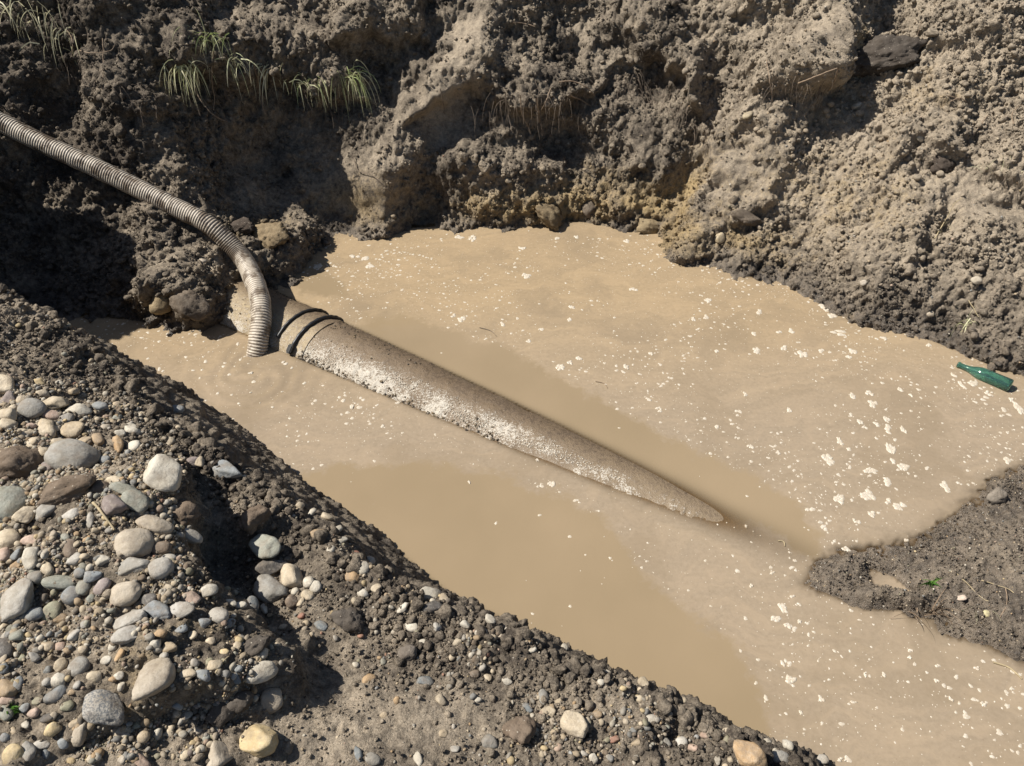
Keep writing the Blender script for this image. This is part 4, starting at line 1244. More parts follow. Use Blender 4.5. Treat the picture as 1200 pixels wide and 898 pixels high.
ix = rg.choice(len(NEARP), n, p=prr); sz = .006 + .020 * rg.random(n) ** 2.2
o = scatter('rim_clods', NEARP[ix] + NEARN[ix] * (sz * .3)[:, None], sz, ['clod'] * 8, 3, M_SOIL, 'mask', NEARM[ix], rg, .8)
tag(o, 'broken earth clods sitting along the crumbling rim of the near bank', 'soil', None, 'stuff')
U, Vv = proj(FARP)
vis2 = (U > -60) & (U < 1260) & (Vv > -60) & (FARP[:, 2] > .01)
pr3 = np.where(vis2, np.clip(.35 + fbm(FARP * 4, 3, 620), .03, 1.5), 0) * (1 - .9 * np.clip(FARS * 1.3, 0, 1))
pr3 /= pr3.sum()
n = 5200
ix = rg.choice(len(FARP), n, p=pr3)
sz = .004 + .020 * rg.random(n) ** 4
o = scatter('soil_crumbs', FARP[ix] + FARN[ix] * (sz * .35)[:, None], sz, ['clod', 'angular', 'clod', 'clod', 'angular', 'clod'], 2, M_SOIL, 'mask', FARM[ix], rg)
tag(o, 'loose clods and crumbs of earth stuck on the far pit wall', 'soil', None, 'stuff')
prc = pr3 * np.clip(fbm(FARP * 3, 2, 670) + .2, .01, 1); prc /= prc.sum()
n = 210
ix = rg.choice(len(FARP), n, p=prc); sz = .010 + .030 * rg.random(n) ** 2.6
o = scatter('torn_clods', FARP[ix] + FARN[ix] * (sz * .12)[:, None], sz, ['clod'] * 8, 3, M_SOIL, 'mask', FARM[ix], rg, .75)
tag(o, 'bigger torn clods of earth lodged in the far pit wall', 'soil', None, 'stuff')
def crumble(name, PP, NN, MM, w_, n, smin, smax, label, sub=1):
    w_ = w_ / w_.sum()
    ix = rg.choice(len(PP), n, p=w_)
    sz = smin + (smax - smin) * rg.random(n) ** 2.5
    c = PP[ix] + rg.normal(size=(n, 3)) * .003 + NN[ix] * (sz * .25)[:, None]
    m_ = MM[ix].copy(); m_[:, :1] = np.clip(m_[:, :1] + rg.normal(size=(n, 1)) * .16, 0, 1)
    o = scatter(name, c, sz, ['angular', 'sub', 'angular', 'clod', 'angular', 'sub', 'clod', 'angular'], sub, M_SOIL, 'mask', m_, rg, .75)
    o.data.polygons.foreach_set('use_smooth', np.zeros(len(o.data.polygons), bool))
    tag(o, label, 'soil', None, 'stuff')
U, Vv = proj(FARP)
smo = np.clip(FARS * 1.3, 0, 1)
crumble('fine_crumbs', FARP, FARN, FARM, np.where(vis2, np.clip(.55 + fbm(FARP * 5, 3, 630), .06, 1.6), 0) * (1 - .95 * smo), 34000, .0028, .0105, 'fine broken crumbs of soil covering the far pit wall')
U, Vv = proj(NEARP)
crumble('fine_crumbs', NEARP, NEARN, NEARM, np.where(vis, np.clip(.5 + fbm(NEARP * 7, 3, 640), .05, 1.6), 0) * (.35 + np.exp(-((NEARS + .08) / .2) ** 2)), 15000, .0016, .0065, 'fine broken crumbs of soil covering the near bank')
U, Vv = proj(BARP)
visb = (U < 1250) & (Vv < 960) & (BARP[:, 2] > .002)
crumble('fine_crumbs', BARP, BARN, BARM, np.where(visb, np.clip(.5 + fbm(BARP * 7, 3, 650), .05, 1.6), 0), 7000, .0014, .0055, 'fine muddy crumbs covering the mud bar')
nb = 900
wb = np.where(visb, 1., 0); wb /= wb.sum()
ix = rg.choice(len(BARP), nb, p=wb); sz = .0012 + .0035 * rg.random(nb) ** 2.5
ci = rg.choice(len(names), nb, p=wts)
tint = np.array([PAL[names[k]] for k in ci]) * .75 + np.array([.27, .215, .15]) * .25
o = scatter('grit', BARP[ix] + BARN[ix] * (sz * .3)[:, None], sz, ['sub', 'angular', 'round', 'angular'], 1, M_GRAVEL, 'tint', np.hstack([tint, np.ones((nb, 1))]), rg)
tag(o, 'pale grit and bits pressed into the mud bar', 'gravel', None, 'stuff')
nb = 1500
wb = np.where(vis2, 1., 0) * (.15 + ss(700, 1000, proj(FARP)[0])); wb /= wb.sum()
ix = rg.choice(len(FARP), nb, p=wb); sz = .0018 + .0055 * rg.random(nb) ** 3
ci = rg.choice(len(names), nb, p=wts)
tint = np.array([PAL[names[k]] for k in ci]) * .7 + np.array([.27, .215, .15]) * .3
o = scatter('grit', FARP[ix] + FARN[ix] * (sz * .5)[:, None], sz, ['sub', 'angular', 'round', 'angular'], 1, M_GRAVEL, 'tint', np.hstack([tint, np.ones((nb, 1))]), rg)
tag(o, 'pale grit and small stones stuck in the far pit wall', 'gravel', None, 'stuff')
print('crumbs', time.time() - T0)

# dirt and lime flakes caked on the pipe: parts of the pipe
def caked(name, n, tfun, thfun, smin, smax, mat, attrn, colf, label=None, flat_=.5):
    t_ = tfun(n); th_ = thfun(n, t_)
    dv_ = np.cos(th_)[:, None] * PZv + np.sin(th_)[:, None] * PYv
    sz_ = smin + (smax - smin) * rg.random(n) ** 2.2
    c_ = t_[:, None] * PX + dv_ * (PR * 1.005 + sz_ * .15)[:, None]
    w_ok = ((c_ + PA)[:, 2] > -.012) & (np.abs(th_) > .12)
    o_ = scatter(name, c_[w_ok], sz_[w_ok], ['angular', 'clod', 'angular', 'sub', 'clod', 'angular'], 1, mat, attrn, colf(w_ok.sum()), rg, flat_)
    o_.parent = pipe
    o_['kind'] = 'stuff'
def th_at_h(t_, h_):
    zc_ = PA[2] + t_ * PD[2]
    return -np.arccos(np.clip((h_ - zc_) / (PR * PZv[2]), -1, 1))
def soil_cols(n_):
    return np.stack([np.clip(rg.normal(.35, .2, n_), 0, 1), np.clip(rg.normal(.15, .2, n_), 0, 1), np.full(n_, .35), np.ones(n_)], -1)
def lime_cols(n_):
    k_ = rg.uniform(.8, 1.3, n_)[:, None]
    return np.hstack([np.array([.56, .51, .43]) * k_, np.ones((n_, 1))])
caked('mud_crust', 520, lambda n: tb2 + .04 + rg.random(n) ** 1.4 * 1.1, lambda n, t: th_at_h(t, np.abs(rg.normal(0, .012, n)) - .004), .002, .0085, M_SOIL, 'mask', soil_cols)
caked('mud_crust', 170, lambda n: tb2 + .03 + rg.random(n) ** 1.2 * .55, lambda n, t: rg.normal(.25, .30, n), .0015, .007, M_SOIL, 'mask', soil_cols)
caked('mud_crust', 110, lambda n: tb1 - .42 + rg.random(n) * .4, lambda n, t: rg.normal(0, .5, n), .0012, .005, M_SOIL, 'mask', soil_cols)
caked('lime_crust', 3400, lambda n: tb2 + .05 + rg.beta(1.3, 1.5, n) * 1.75, lambda n, t: th_at_h(t, .012 + np.abs(rg.normal(0, .026, n)) * np.clip(1.25 - .5 * t, .25, 1) + .02 * np.clip(np.sin(t * 9) + .2, 0, 1) * (t < 1.2)), 0.0008, .0036, M_GRAVEL, 'tint', lime_cols, flat_=.35)

# ------------------------------------------------------------------ lumps on the far wall that can be pointed at
def wall_clod(u, v, w, h, label, col, seed, kind='clod', name='soil_clod', cat='clod', sink=.25, objs=(1,), squash=.7, group=None):
    hh = hit(u, v + h * .3, objs)
    loc, nor = hh
    px = ((np.array(loc) - CAMP) @ FW) / FPX
    V, F = stone_verts(kind, seed, 5 if w > 60 else 4 if w > 30 else 3)
    A_, B_, C_ = w / 2 * px, h / 2 * px * 1.05, h / 2 * px * squash
    if kind == 'clod':
        V = V * (1 + .05 * fbm(V * 7, 2, seed) + .10 * clods(V * 6, seed, .2, .8) + .07 * clods(V * 13, seed, .2, .8) + .05 * fbm(V * 18, 2, seed))[:, None]
    V = V * np.array([A_, B_, C_])
    o = link(name, mesh_np(name, V, F, M_CLOD if kind == 'clod' else M_STONE, True))
    n_ = (Vector(nor) * .5 + Vector((0, -.3, .8))).normalized()
    o.rotation_mode = 'QUATERNION'; o.rotation_quaternion = Vector((0, 0, 1)).rotation_difference(n_)
    o.location = loc + n_ * C_ * (1 - 2 * sink) + Vector((0, .0, 0))
    o.color = (*col, 1)
    tag(o, label, cat, group)
    return o
DK = (.085, .068, .055); MD = (.16, .13, .10); CLY = (.30, .235, .145)
wall_clod(1036, 60, 88, 44, 'big dark brown turf clod lying on the upper right of the far slope', (.085, .072, .060), 5, squash=.8)
wall_clod(224, 350, 46, 34, 'rounded brown clod at the water edge left of the pipe end', MD, 6)
wall_clod(190, 345, 26, 30, 'small clay lump left of the rounded brown clod by the water', CLY, 7)
wall_clod(282, 262, 36, 20, 'dark broken clod just above the hose bend', DK, 8)
wall_clod(320, 272, 44, 34, 'clay-topped clod right of the hose bend', (.24, .185, .115), 9)
wall_clod(876, 252, 48, 16, 'flat slab of earth jutting out above the yellow clay on the right', MD, 10)
wall_clod(640, 246, 40, 30, 'yellowish clod at the foot of the central far wall', (.22, .17, .105), 12)
wall_clod(690, 240, 22, 20, 'small grey clod at foot of far wall, right of yellowish clod', MD, 13)
wall_clod(760, 262, 30, 18, 'clay lump at the water edge where the far wall turns', CLY, 14)
wall_clod(1105, 188, 34, 22, 'dark lump under the small overhang on the right slope', DK, 15)
wall_clod(1005, 122, 14, 11, 'small pale stone on the right slope below the dark turf clod', (.48, .42, .33), 16, 'sub', 'pebble', 'stone')
wall_clod(1077, 160, 10, 8, 'tiny white stone at the lip of the small right overhang', (.6, .55, .45), 17, 'sub', 'pebble', 'stone')
wall_clod(876, 134, 14, 9, 'buff stone at the base of the right promontory shadow', (.36, .3, .2), 18, 'sub', 'pebble', 'stone')
wall_clod(843, 276, 13, 13, 'cream stone in the yellow clay at right waterline corner', (.48, .4, .27), 19, 'sub', 'pebble', 'stone')
wall_clod(1144, 326, 12, 10, 'pale stone in wet mud on the right bank above the bottle', (.45, .4, .32), 20, 'angular', 'pebble', 'stone')
wall_clod(1012, 330, 8, 7, 'white pebble in the mud above the right waterline', (.55, .5, .42), 21, 'round', 'pebble', 'stone')
wall_clod(1089, 366, 10, 8, 'buff pebble in the mud left of the small right-bank weed', (.4, .34, .26), 22, 'round', 'pebble', 'stone')
wall_clod(237, 305, 12, 9, 'pale pebble on the mound under the hose', (.42, .37, .3), 23, 'sub', 'pebble', 'stone')
wall_clod(1155, 717, 9, 8, 'yellowish round pebble on the mud bar at lower right', (.50, .44, .25), 24, 'round', 'pebble', 'stone', objs=(2,))
wall_clod(1126, 699, 12, 7, 'pinkish white pebble on the mud bar above the yellowish one', (.55, .45, .37), 25, 'sub', 'pebble', 'stone', objs=(2,))
wall_clod(1167, 576, 24, 18, 'grey lump of mud and froth at the upper tip of the mud bar', (.22, .19, .155), 26, objs=(2,), sink=.35)

# ------------------------------------------------------------------ foam on the water
def foam_verts(w, h, ang, seed, n=18, rings=4, hgt=.0042):
    rg_ = np.random.default_rng(seed)
    th = np.linspace(0, 2 * np.pi, n, endpoint=False)
    rr = 1 + .20 * np.sin(th * 2 + rg_.uniform(0, 6)) * rg_.uniform(.3, 1) + .14 * np.sin(th * 3 + rg_.uniform(0, 6)) + .12 * np.sin(th * 5 + rg_.uniform(0, 6)) + .08 * np.sin(th * 8 + rg_.uniform(0, 6))
    rr = np.maximum(rr, .35)
    V = [(0, 0, hgt * .9)]
    for k in range(1, rings + 1):
        f = k / rings
        zz = hgt * math.sqrt(max(0, 1 - f ** 3)) * 1.0 - .0015 * (k == rings)
        for i in range(n):
            j = rg_.uniform(-.0003, .0003) if k < rings else 0
            V.append((w / 2 * rr[i] * f * math.cos(th[i]), h / 2 * rr[i] * f * math.sin(th[i]), max(zz + j, -.001)))
    F = [(0, 1 + i, 1 + (i + 1) % n) for i in range(n)]
    for k in range(rings - 1):
        a0, b0_ = 1 + k * n, 1 + (k + 1) * n
        for i in range(n):
            i2_ = (i + 1) % n
            F += [(a0 + i, b0_ + i, b0_ + i2_), (a0 + i, b0_ + i2_, a0 + i2_)]
    V = np.array(V); c, s_ = math.cos(ang), math.sin(ang)
    V[:, :2] = V[:, :2] @ np.array([[c, s_], [-s_, c]])
    return V, np.array(F)
FOAM = [(1040,491,11,9),(1045,505,16,15),(1058,503,9,14),(1044,525,12,18),(1021,552,20,9),(1036,563,18,13),(1059,546,18,11),(1047,541,9,8),(1017,580,20,14),(1057,594,22,12),(970,538,16,15),(982,584,16,15),(1107,569,14,15),(1039,586,12,10),(1019,460,11,9),(1023,473,13,10),(1000,465,10,10),(1007,494,10,9),(1028,497,9,7),(984,517,12,10),(995,527,9,6),(1066,464,11,8),(1056,457,9,7),(1195,478,12,16),(1181,540,12,8),(982,390,24,8),(967,360,18,10),(974,370,16,7),(887,411,13,8),(917,406,15,9),(940,415,15,9),(999,412,12,7),(994,418,11,6),(914,389,9,5),(927,388,9,8),(884,392,9,6),(962,411,9,7),(890,365,10,9),(828,372,9,8),(813,374,7,8),(829,352,12,6),(840,411,9,5),(1089,404,9,6),(1036,396,11,6),(925,480,9,8),(843,500,11,8),(874,462,7,7),(880,523,9,7),(912,530,8,7),(1004,610,13,9),(1022,603,11,12),(962,612,9,7),(992,643,13,8),(1062,633,9,6),(917,713,13,15),(909,725,18,9),(924,733,12,9),(937,728,7,8),(925,795,17,12),(962,819,10,12),(939,835,9,7),(917,777,9,9),(1036,790,7,8),(1067,762,8,7),(1066,770,9,6),(1100,780,9,6),(1097,797,8,6),(1144,783,10,6),(1186,807,9,5),(1153,826,8,8),(1114,819,7,8),(1014,791,8,6),(1000,823,10,5),(987,891,12,6),(928,699,10,5),(905,671,8,5),(880,687,6,7),(743,341,16,9),(656,430,13,10),(678,420,12,6),(668,424,8,7),(772,480,13,8),(734,430,10,8),(763,414,9,6),(617,323,12,8),(670,360,10,7),(540,374,14,8),(532,370,9,5),(667,375,8,7),(589,380,8,6),(620,400,10,5),(634,386,7,6),(760,468,9,6),(554,279,12,8),(538,278,12,6),(612,291,10,6),(653,279,9,5),(676,278,9,5),(735,283,11,6),(383,288,14,7),(372,312,12,8),(425,301,18,10),(433,312,16,6),(413,300,9,6),(1140,449,16,7),(1160,461,13,7),(1118,440,8,6),(1128,452,9,12),(1185,468,10,6),(172,444,8,7),(213,466,7,6),(255,461,7,5),(294,437,9,4),(466,472,9,6),(412,476,8,9),(402,470,9,5),(448,500,7,5),(550,565,5,5),(630,539,6,6),(646,567,12,9)]
LMK = [(1154, 441, 'the green bottle'), (1168, 575, 'the frothy mud lump'), (960, 680, 'the tip of the mud bar'), (298, 412, 'the hose mouth'), (365, 388, 'the pipe clamp bands'), (840, 598, 'the sunken pipe end'), (985, 372, 'the right bank corner with yellow grass'), (800, 300, 'the inner corner of the far wall'), (600, 478, 'the middle of the pipe'), (450, 270, 'the foot of the far wall'), (1048, 722, 'the dark undercut of the mud bar'), (878, 885, 'the orange-tan stone'), (230, 500, 'the near rim')]
seenf = set()
for i, (u, v, w, h) in enumerate(FOAM):
    p = at(u, v, .001)
    px = ((p - CAMP) @ FW) / FPX
    fs = 1 / max(.35, -ray(u, v)[2])
    rf = random.Random(4000 + i)
    W_, H_ = w * px * .80, h * px * fs * .80
    parts = [(0, 0, .70)] + [(.34 * math.cos(a_) * rf.uniform(.7, 1.2), .34 * math.sin(a_) * rf.uniform(.7, 1.2), rf.uniform(.30, .55)) for a_ in [rf.uniform(0, 6.28) + k * 1.1 for k in range(2 + int(w > 11) * 3)]]
    VV, FF, off_ = [], [], 0
    for k, (fx, fy, fr) in enumerate(parts):
        if w > 10 and i % 4 == 1 and k == 0: continue
        V, F = foam_verts(W_ * fr, H_ * fr, rf.uniform(-.4, .4), 4000 + i * 9 + k, n=14, rings=3, hgt=.0017 + .0003 * (k % 3))
        V[:, 0] += fx * W_; V[:, 1] += fy * H_
        VV.append(V); FF.append(F + off_); off_ += len(V)
    V, F = np.concatenate(VV), np.concatenate(FF)
    ds = sorted(LMK, key=lambda r: (r[0] - u) ** 2 + (r[1] - v) ** 2)
    sz_ = 'large' if w >= 15 else 'mid-sized' if w >= 11 else 'small'
    shp = 'round' if max(w, h) < 1.35 * min(w, h) else ('long' if w > h else 'tall')
    lab = None
    for a_, b_ in ((0, None), (0, 1), (0, 2), (1, 2), (0, 3), (1, 3), (2, 3), (0, 4), (1, 4)):
        dist_ = math.hypot(ds[a_][0] - u, ds[a_][1] - v)
        far_ = 'close' if dist_ < 35 else 'some way' if dist_ < 110 else 'far'
        s_ = f"{sz_} {shp} foam blob {far_} {relation(u, v, ds[a_][0], ds[a_][1])} {ds[a_][2]}"
        if b_ is not None: s_ += f", {relation(u, v, ds[b_][0], ds[b_][1])} {ds[b_][2]}"
        if len(s_.split()) > 16: s_ = s_.replace('some way ', '').replace('close ', '').replace(' blob', '')
        if s_ not in seenf and len(s_.split()) <= 16: lab = s_; break
    if lab is None:
        for ds_ in ds[:6]:
            s_ = f"{sz_} {shp} loose froth patch {relation(u, v, ds_[0], ds_[1])} {ds_[2]}"
            if s_ not in seenf: lab = s_; break
    if lab is None: print('foam label', u, v); continue
    seenf.add(lab)
    o = link('foam_blob', mesh_np('foam_blob', V, F, M_FOAM, True))
    o.location = p
    tag(o, lab, 'foam', 'white foam blobs floating on the pool')
# fine specks of foam
pts = np.stack([RNG.uniform(-2.3, 2.4, 60000), RNG.uniform(.8, 4.1, 60000), np.zeros(60000)], -1)
U, Vv = proj(pts)
def pp(poly):
    return inside(U, Vv, np.array(poly, float))
bedq = np.maximum(np.maximum(sample(far_z, far_gx, far_gy, pts[:, 0], pts[:, 1], -.4), sample(near_z, near_gx, near_gy, pts[:, 0], pts[:, 1], -.4)), sample(bar_z, bar_gx, bar_gy, pts[:, 0], pts[:, 1], -.4))
tq = ((pts[:, 0] - PA[0]) * PD[0] + (pts[:, 1] - PA[1]) * PD[1]) / (PD[0] ** 2 + PD[1] ** 2)
oq = np.hypot(pts[:, 0] - PA[0] - tq * PD[0], pts[:, 1] - PA[1] - tq * PD[1])
ok = (bedq < -.015) & (U > -30) & (U < 1230) & (Vv < 930) & ~((oq < PR * 1.02) & (tq < 2.2)) 
calm = pp(S1) | pp(S2)
cl = np.clip(.5 + 1.3 * fbm(pts * np.array([2.2, 2.2, 1]), 4, 700), .03, 1.6)
w_ = np.where(ok, cl, 0) * np.where(calm, .035, 1) * (1 + .8 * np.exp(-((U - 1020) / 140) ** 2 - ((Vv - 520) / 90) ** 2) + 1.5 * np.exp(-((U - 925) / 28) ** 2 - ((Vv - 770) / 60) ** 2) + 1.6 * np.exp(-((U - 430) / 60) ** 2 - ((Vv - 310) / 14) ** 2) + 5 * np.exp(-((np.interp(U, [320, 400, 500, 600, 700, 780], [414, 440, 482, 529, 566, 592]) - Vv) / 7) ** 2) * (U > 330) * (U < 800))
w_ /= w_.sum()
ix = RNG.choice(len(pts), 3000, replace=False, p=w_)
VV, FF, off_ = [], [], 0
for k, i in enumerate(ix):
    s_ = .0020 + .0080 * RNG.random() ** 2.6
    V, F = foam_verts(s_ * 2 * RNG.uniform(.8, 1.5), s_ * 2, RNG.uniform(0, 3.1), 9000 + k, n=10, rings=2, hgt=.0010)
    VV.append(V + pts[i]); FF.append(F + off_); off_ += len(V)
o = link('foam_specks', mesh_np('foam_specks', np.concatenate(VV), np.concatenate(FF), M_FOAM, True))
tag(o, 'fine white foam specks scattered over the pool surface', 'foam', None, 'stuff')
print('foam', time.time() - T0)

# ------------------------------------------------------------------ grass, roots, twigs
def strip(path, width, V, F, T, tint, roll=0.):
    """tapered two-sided blade with a fold along the middle"""
    path = np.asarray(path); n = len(path)
    tan = np.gradient(path, axis=0)
    side = np.cross(tan, np.array([math.sin(roll), math.cos(roll), .3])); side /= np.linalg.norm(side, axis=1)[:, None] + 1e-9
    nr = np.cross(side, tan); nr /= np.linalg.norm(nr, axis=1)[:, None] + 1e-9
    b = len(V)
    for i in range(n):
        f = i / (n - 1)
        w = width * (1 - f ** 1.8) * .5 + .0002
        V += [path[i] - side[i] * w, path[i] + nr[i] * w * .35, path[i] + side[i] * w]
        T += [(tint[0], tint[0], tint[0], 1)] * 3 if f < .7 else [(tint[1], tint[1], tint[1], 1)] * 3
    for i in range(n - 1):
        k = b + i * 3
        F += [(k, k + 1, k + 4, k + 3), (k + 1, k + 2, k + 5, k + 4)]

def tuft(u, v, label, nblades, length, spread, droop, dryness, seed, objs=(1,), width=.005, mat=None, name='grass_tuft', cat='grass', base_r=.04, up=.5):
    spread *= 1.35; width *= 1.0; nblades = max(5, int(nblades * .85)); droop *= 1.15
    rg_ = np.random.default_rng(seed)
    hh = hit(u, v, objs)
    loc, nor = np.array(hh[0]), np.array(hh[1])
    V, F, T = [], [], []
    for k in range(nblades):
        p = rg_.normal(size=3) * np.array([base_r, base_r * .3, base_r * .3])
        dvec = nor * .5 + np.array([0, -.25, up]) + rg_.normal(size=3) * spread
        dvec /= np.linalg.norm(dvec)
        L = length * rg_.uniform(.5, 1.15)
        path = [p - dvec * .015]; cur = p.copy(); d_ = dvec.copy()
        ns = 7
        for i in range(ns):
            d_ = d_ + np.array([0, -.02, -droop * rg_.uniform(.6, 1.4) / ns]); d_ /= np.linalg.norm(d_)
            cur = cur + d_ * L / ns
            path.append(cur.copy())
        t0 = np.clip(dryness + .15 + rg_.uniform(-.35, .35), 0, 1)
        strip(path, width * rg_.uniform(.7, 1.2), V, F, T, (t0, min(1, t0 + .25)), rg_.uniform(0, 3))
    o = link(name, mesh_np(name, np.array(V), np.array(F), mat or M_GRASS, True, {'tint': np.array(T)}))
    o.location = loc
    tag(o, label, cat, 'grass tufts hanging on the banks')
    return o
tuft(243, 42, 'bright green grass tuft on the turf lip, topmost of the left grass', 40, .16, .35, 1.6, .25, 1, base_r=.05)
tuft(215, 76, 'pale yellow-green grass tuft hanging at the left end of the lip', 55, .20, .30, 2.4, .6, 2, base_r=.045, up=.2)
tuft(268, 70, 'thin drooping grass between the bright green tuft and the pale strands', 26, .17, .4, 2.2, .55, 3, base_r=.06, up=.3)
tuft(305, 78, 'dry pale grass strands drooping over the dark hollow', 26, .20, .30, 2.8, .8, 4, base_r=.05, up=.1)
tuft(365, 95, 'green-tipped grass fringe at right end of the turf lip', 44, .15, .28, 2.8, .45, 5, base_r=.07, up=.1)
tuft(405, 85, 'long dark green grass tuft hanging straight down beside the deep hollow', 46, .25, .22, 3.2, .35, 6, base_r=.045, up=.0)
tuft(20, 12, 'straw coloured dry grass mat in the top left corner', 60, .20, .5, 2.2, 1.0, 7, base_r=.10, up=.1)
tuft(75, 45, 'sparse dead grass hanging below the straw coloured mat', 22, .18, .4, 2.6, .95, 8, base_r=.10, up=.0)
tuft(990, 374, 'yellowish grass clump at the right waterline corner', 30, .07, .5, 2.0, .55, 9, base_r=.03, width=.0035)
tuft(1138, 378, 'small weed with dry stalks in the mud above the bottle', 26, .09, .6, 1.6, .5, 10, base_r=.03, width=.004)
tuft(1090, 684, 'small bright green seedling leaves on the mud bar', 12, .06, .7, 1.0, .05, 11, objs=(2,), base_r=.008, width=.008, mat=M_LEAF, name='seedling', cat='plant', up=.9)
tuft(1088, 716, 'reddish brown rooty tangle at the lower edge of the mud bar', 40, .10, .9, 1.2, 1.0, 12, objs=(2,), base_r=.035, width=.0035, mat=M_ROOT, name='root_tangle', cat='roots')
tuft(1148, 722, 'thin greenish stalks lying on the mud bar right of the tangle', 12, .08, .8, 1.6, .5, 13, objs=(2,), base_r=.03, width=.003)
tuft(1110, 262, 'dry stalks in the dark groove on the right slope', 14, .14, .35, 2.5, .9, 14, base_r=.04, width=.0035, up=.0)
tuft(1180, 200, 'greenish dry grass clinging to the far right slope', 20, .10, .5, 1.8, .75, 15, base_r=.06, width=.0035)
tuft(96, 688, 'single bright green leaf sprout between the pebbles on near bank', 5, .022, .6, 1.0, .0, 16, objs=(0,), base_r=.004, width=.008, mat=M_LEAF, name='seedling', cat='plant', up=.9)
tuft(14, 832, 'small weed sprouting at the lower left frame edge', 12, .03, .8, 1.0, .1, 17, objs=(0,), base_r=.010, width=.007, mat=M_LEAF, name='seedling', cat='plant', up=.9)

def root(pts, r0, r1, label, mat=None, objs=(1,), lift=.02, name='root', cat='root', group='roots sticking out of the pit wall'):
    P_ = []
    for i, q in enumerate(pts):
        u, v = q[:2]; l_ = q[2] if len(q) > 2 else lift
        hh = hit(u, v, objs)
        P_.append(np.array(hh[0]) - ray(u, v) * l_)
    path = spline(P_, .008)
    if len(path) < 3: path = np.array(P_)
    rad_ = np.linspace(r0, r1, len(path)) * (1 + .15 * np.sin(np.arange(len(path)) * 1.7))
    path = path + .003 * np.stack([perlin(path * 25 + 7 * k, 800 + k) for k in range(3)], -1)
    V, F = sweep(path, rad_, 7)
    o = link(name, mesh_np(name, V, F, mat or M_ROOT, True))
    tag(o, label, cat, group)
    return o
root([(227, 92, .05), (232, 112, .08), (248, 133, .09), (268, 144, .08)], .0035, .002, 'pale pinkish root trailing down and right below the left grass')
root([(250, 60, .05), (248, 90, .08), (251, 115, .09), (250, 130, .09)], .0032, .002, 'thin green-brown root hanging straight beside the pinkish root')
root([(297, 75, .05), (304, 105, .09), (309, 130, .10), (312, 135, .1)], .003, .0045, 'root with a knotted end hanging under the dry pale grass')
root([(120, 45), (121, 70), (121, 92)], .002, .0015, 'thin straight pale stalk on the left upper wall')
root([(78, 35), (85, 48), (84, 66)], .003, .002, 'short bent stick below the straw mat at top left')
root([(90, 58), (105, 62), (128, 60), (135, 52)], .0025, .0015, 'fine crooked twig right of the short bent stick')
root([(655, 96, .06), (672, 96, .08), (688, 103, .08), (697, 113, .03)], .004, .0022, 'pinkish root arching out of the shadow right of the central overhang')
root([(668, 112, .05), (680, 117, .05), (692, 124, .03)], .004, .002, 'stubby root just below the arching pinkish root')
root([(610, 112, .10), (612, 135, .12), (620, 150, .12), (622, 158, .12)], .003, .002, 'wavy pale root hanging under the central overhang')
root([(628, 115, .10), (631, 130, .12), (632, 145, .12)], .003, .002, 'short straight root right of the wavy pale root')
root([(645, 104, .08), (640, 118, .1), (634, 130, .1)], .003, .0018, 'slanting root at the right end of the central overhang')
root([(592, 108, .1), (596, 135, .12), (600, 155, .12)], .0028, .0015, 'dark hair-thin root left of the wavy pale root', M_ROOTD)
root([(516, 104, .03), (519, 118, .04), (521, 134, .04)], .003, .0015, 'dark root on the smooth grey scraped face', M_ROOTD)
root([(600, 27), (612, 27), (627, 31)], .004, .002, 'pale splinter of wood on the slope above the central overhang')
root([(412, 180), (420, 200), (435, 205), (455, 222), (465, 232)], .003, .0015, 'dark crooked root crossing the smooth clay face on the left', M_ROOTD)
root([(935, 98, .06), (955, 90, .07), (982, 80, .07)], .004, .003, 'pale bent root sticking out under the right promontory')
root([(982, 80, .07), (978, 95, .06), (970, 108, .05)], .0035, .002, 'lower arm of bent root dropping from the right promontory')
root([(898, 70, .05), (902, 95, .07), (906, 120, .05)], .0025, .0018, 'straight pale fibre hanging on the right promontory')
root([(1110, 112, .02), (1125, 117, .02), (1136, 124, .01)], .003, .002, 'short pale stick on the far slope right of the dark turf clod')
root([(1112, 120, .01), (1125, 115, .02), (1137, 122, .01)], .003, .002, 'curved pale twig just beneath the short pale stick')
root([(1140, 158, .01), (1150, 145, .02), (1158, 134, .02)], .004, .002, 'dead forked twig standing on the upper right slope')
root([(1188, 146, .01), (1186, 134, .03), (1193, 125, .03), (1199, 123, .02)], .003, .002, 'hooked pale root loop at the right frame edge')
root([(1168, 102, .01), (1182, 107, .015)], .0035, .002, 'tiny light straw piece near the right edge of slope')
root([(1080, 25, .03), (1073, 50, .03)], .0022, .0015, 'thin reddish stalk above the dark turf clod')
root([(1185, 38, .03), (1178, 20, .03)], .0025, .0015, 'reddish stalk leaning at the upper right corner')
root([(1135, 352, .01), (1147, 372, .02)], .0022, .0015, 'yellow straw leaning on the small weed above the bottle', M_STRAW)
root([(1095, 280, .03), (1108, 258, .04), (1118, 240, .05), (1128, 232, .05)], .003, .0018, 'long pale stalk lying along the groove on the right slope', M_STRAW)
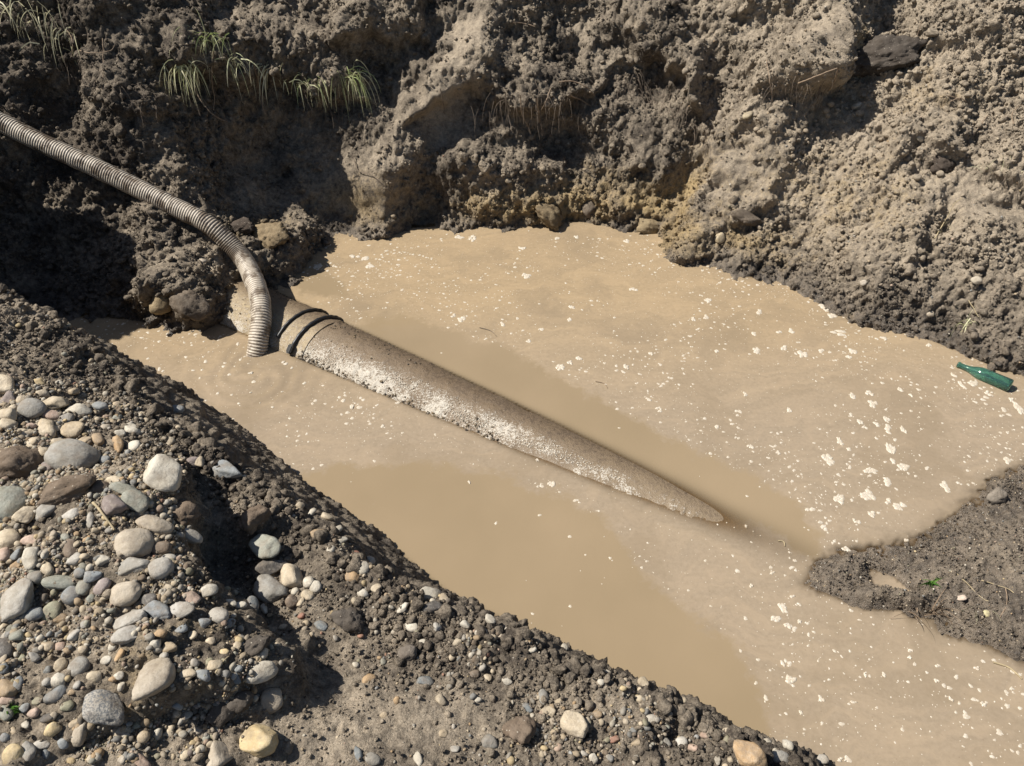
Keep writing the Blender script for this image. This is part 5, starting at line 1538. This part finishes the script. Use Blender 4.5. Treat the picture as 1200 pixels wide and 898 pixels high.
# curtain of hair roots: fibres too many to count
rg_ = np.random.default_rng(5)
def fringe(us, vs, n, L, label, seed):
    VV, FF, o_ = [], [], 0
    for k in range(n):
        f = rg_.random()
        u = np.interp(f, [0, 1], us) + rg_.normal() * 5; v = np.interp(f, [0, 1], vs) + rg_.normal() * 7
        hh = hit(u, v, (1,))
        if not hh: continue
        p = np.array(hh[0]) + np.array([0, -.004, 0]); d_ = np.array(hh[1]) * .5 + np.array([0, -.2, -.3]) + rg_.normal(size=3) * .35
        path = [p - d_ * .02]; l_ = L * rg_.uniform(.4, 1.2)
        for i in range(7):
            d_ = d_ + np.array([0, 0, -.35]) + rg_.normal(size=3) * .16; d_ /= np.linalg.norm(d_)
            p = p + d_ * l_ / 7; path.append(p.copy())
        V, F = sweep(path, np.linspace(.0016, .0007, len(path)), 4)
        VV.append(V); FF.append(F + o_); o_ += len(V)
    o = link('root_fringe', mesh_np('root_fringe', np.concatenate(VV), np.concatenate(FF), M_ROOTD, True))
    tag(o, label, 'roots', None, 'stuff')
fringe((550, 715), (115, 110), 130, .20, 'fringe of fine dark roots under the central overhang', 1)
fringe((740, 830), (80, 150), 90, .18, 'curtain of fine roots down the shaded side of the right promontory', 2)
fringe((720, 770), (85, 120), 50, .15, 'fine roots on the face right of the central hollow', 3)
fringe((865, 985), (112, 100), 60, .11, 'fine roots under the lip of the right promontory', 4)
fringe((200, 420), (95, 125), 110, .15, 'fine dark roots hanging below the grassy turf lip', 5)
fringe((60, 200), (60, 130), 60, .14, 'fine roots on the upper left wall', 6)
fringe((1070, 1190), (180, 215), 40, .08, 'fine roots under the small overhangs on the right slope', 7)
# dry stem on the near bank, straws on the bar and the water
root([(109, 590, .012), (120, 602, .02), (128, 612, .02), (134, 622, .012)], .0035, .0022, 'dried brown plant stem lying among the stones by the purplish stone', M_STRAW, (0,), name='dry_stem', cat='stem', group=None)
root([(252, 790, .008), (262, 775, .01), (270, 768, .008)], .0016, .001, 'thin straw on the gravel by the ledge', M_STRAW, (0,), name='dry_stem', cat='stem', group=None)
root([(1150, 680, .005), (1180, 690, .008), (1195, 700, .005)], .002, .0012, 'thin pale straw on the right part of the mud bar', M_STRAW, (2,), name='straw', cat='straw', group=None)
root([(1178, 690, .006), (1180, 705, .008), (1172, 725, .005)], .002, .0012, 'reddish curved stalk near the right edge of the mud bar', M_ROOT, (2,), name='straw', cat='straw', group=None)
root([(1120, 670, .006), (1150, 700, .008), (1160, 705, .005)], .0018, .0012, 'slanting straw below the seedling on the mud bar', M_STRAW, (2,), name='straw', cat='straw', group=None)
def floating(u0, v0, u1, v1, r, label, mat=M_STRAW, bend=.01):
    a_, b_ = at(u0, v0, .003), at(u1, v1, .003)
    m_ = (a_ + b_) / 2 + np.array([bend, bend, 0])
    path = spline([a_, m_, b_], .008)
    V, F = sweep(path, np.linspace(r, r * .6, len(path)), 6)
    o = link('straw', mesh_np('straw', V, F, mat, True))
    tag(o, label, 'straw', 'straws floating on the pool')
floating(1164, 776, 1199, 797, .0035, 'pale reed stalk floating at right edge below the mud bar')
floating(562, 384, 582, 394, .002, 'thin dark straw floating behind the pipe in the middle', M_ROOTD)
floating(698, 447, 712, 455, .002, 'short brown straw floating right of the pipe middle', M_ROOT)
floating(590, 500, 598, 472, .0015, 'thin straw stuck on the limy side of the pipe', M_STRAW, .0)
floating(912, 634, 920, 641, .003, 'tiny pale chip floating by the tip of the mud bar')
print('done', time.time() - T0, sum(len(o.data.polygons) for o in bpy.data.objects if o.type == 'MESH'))
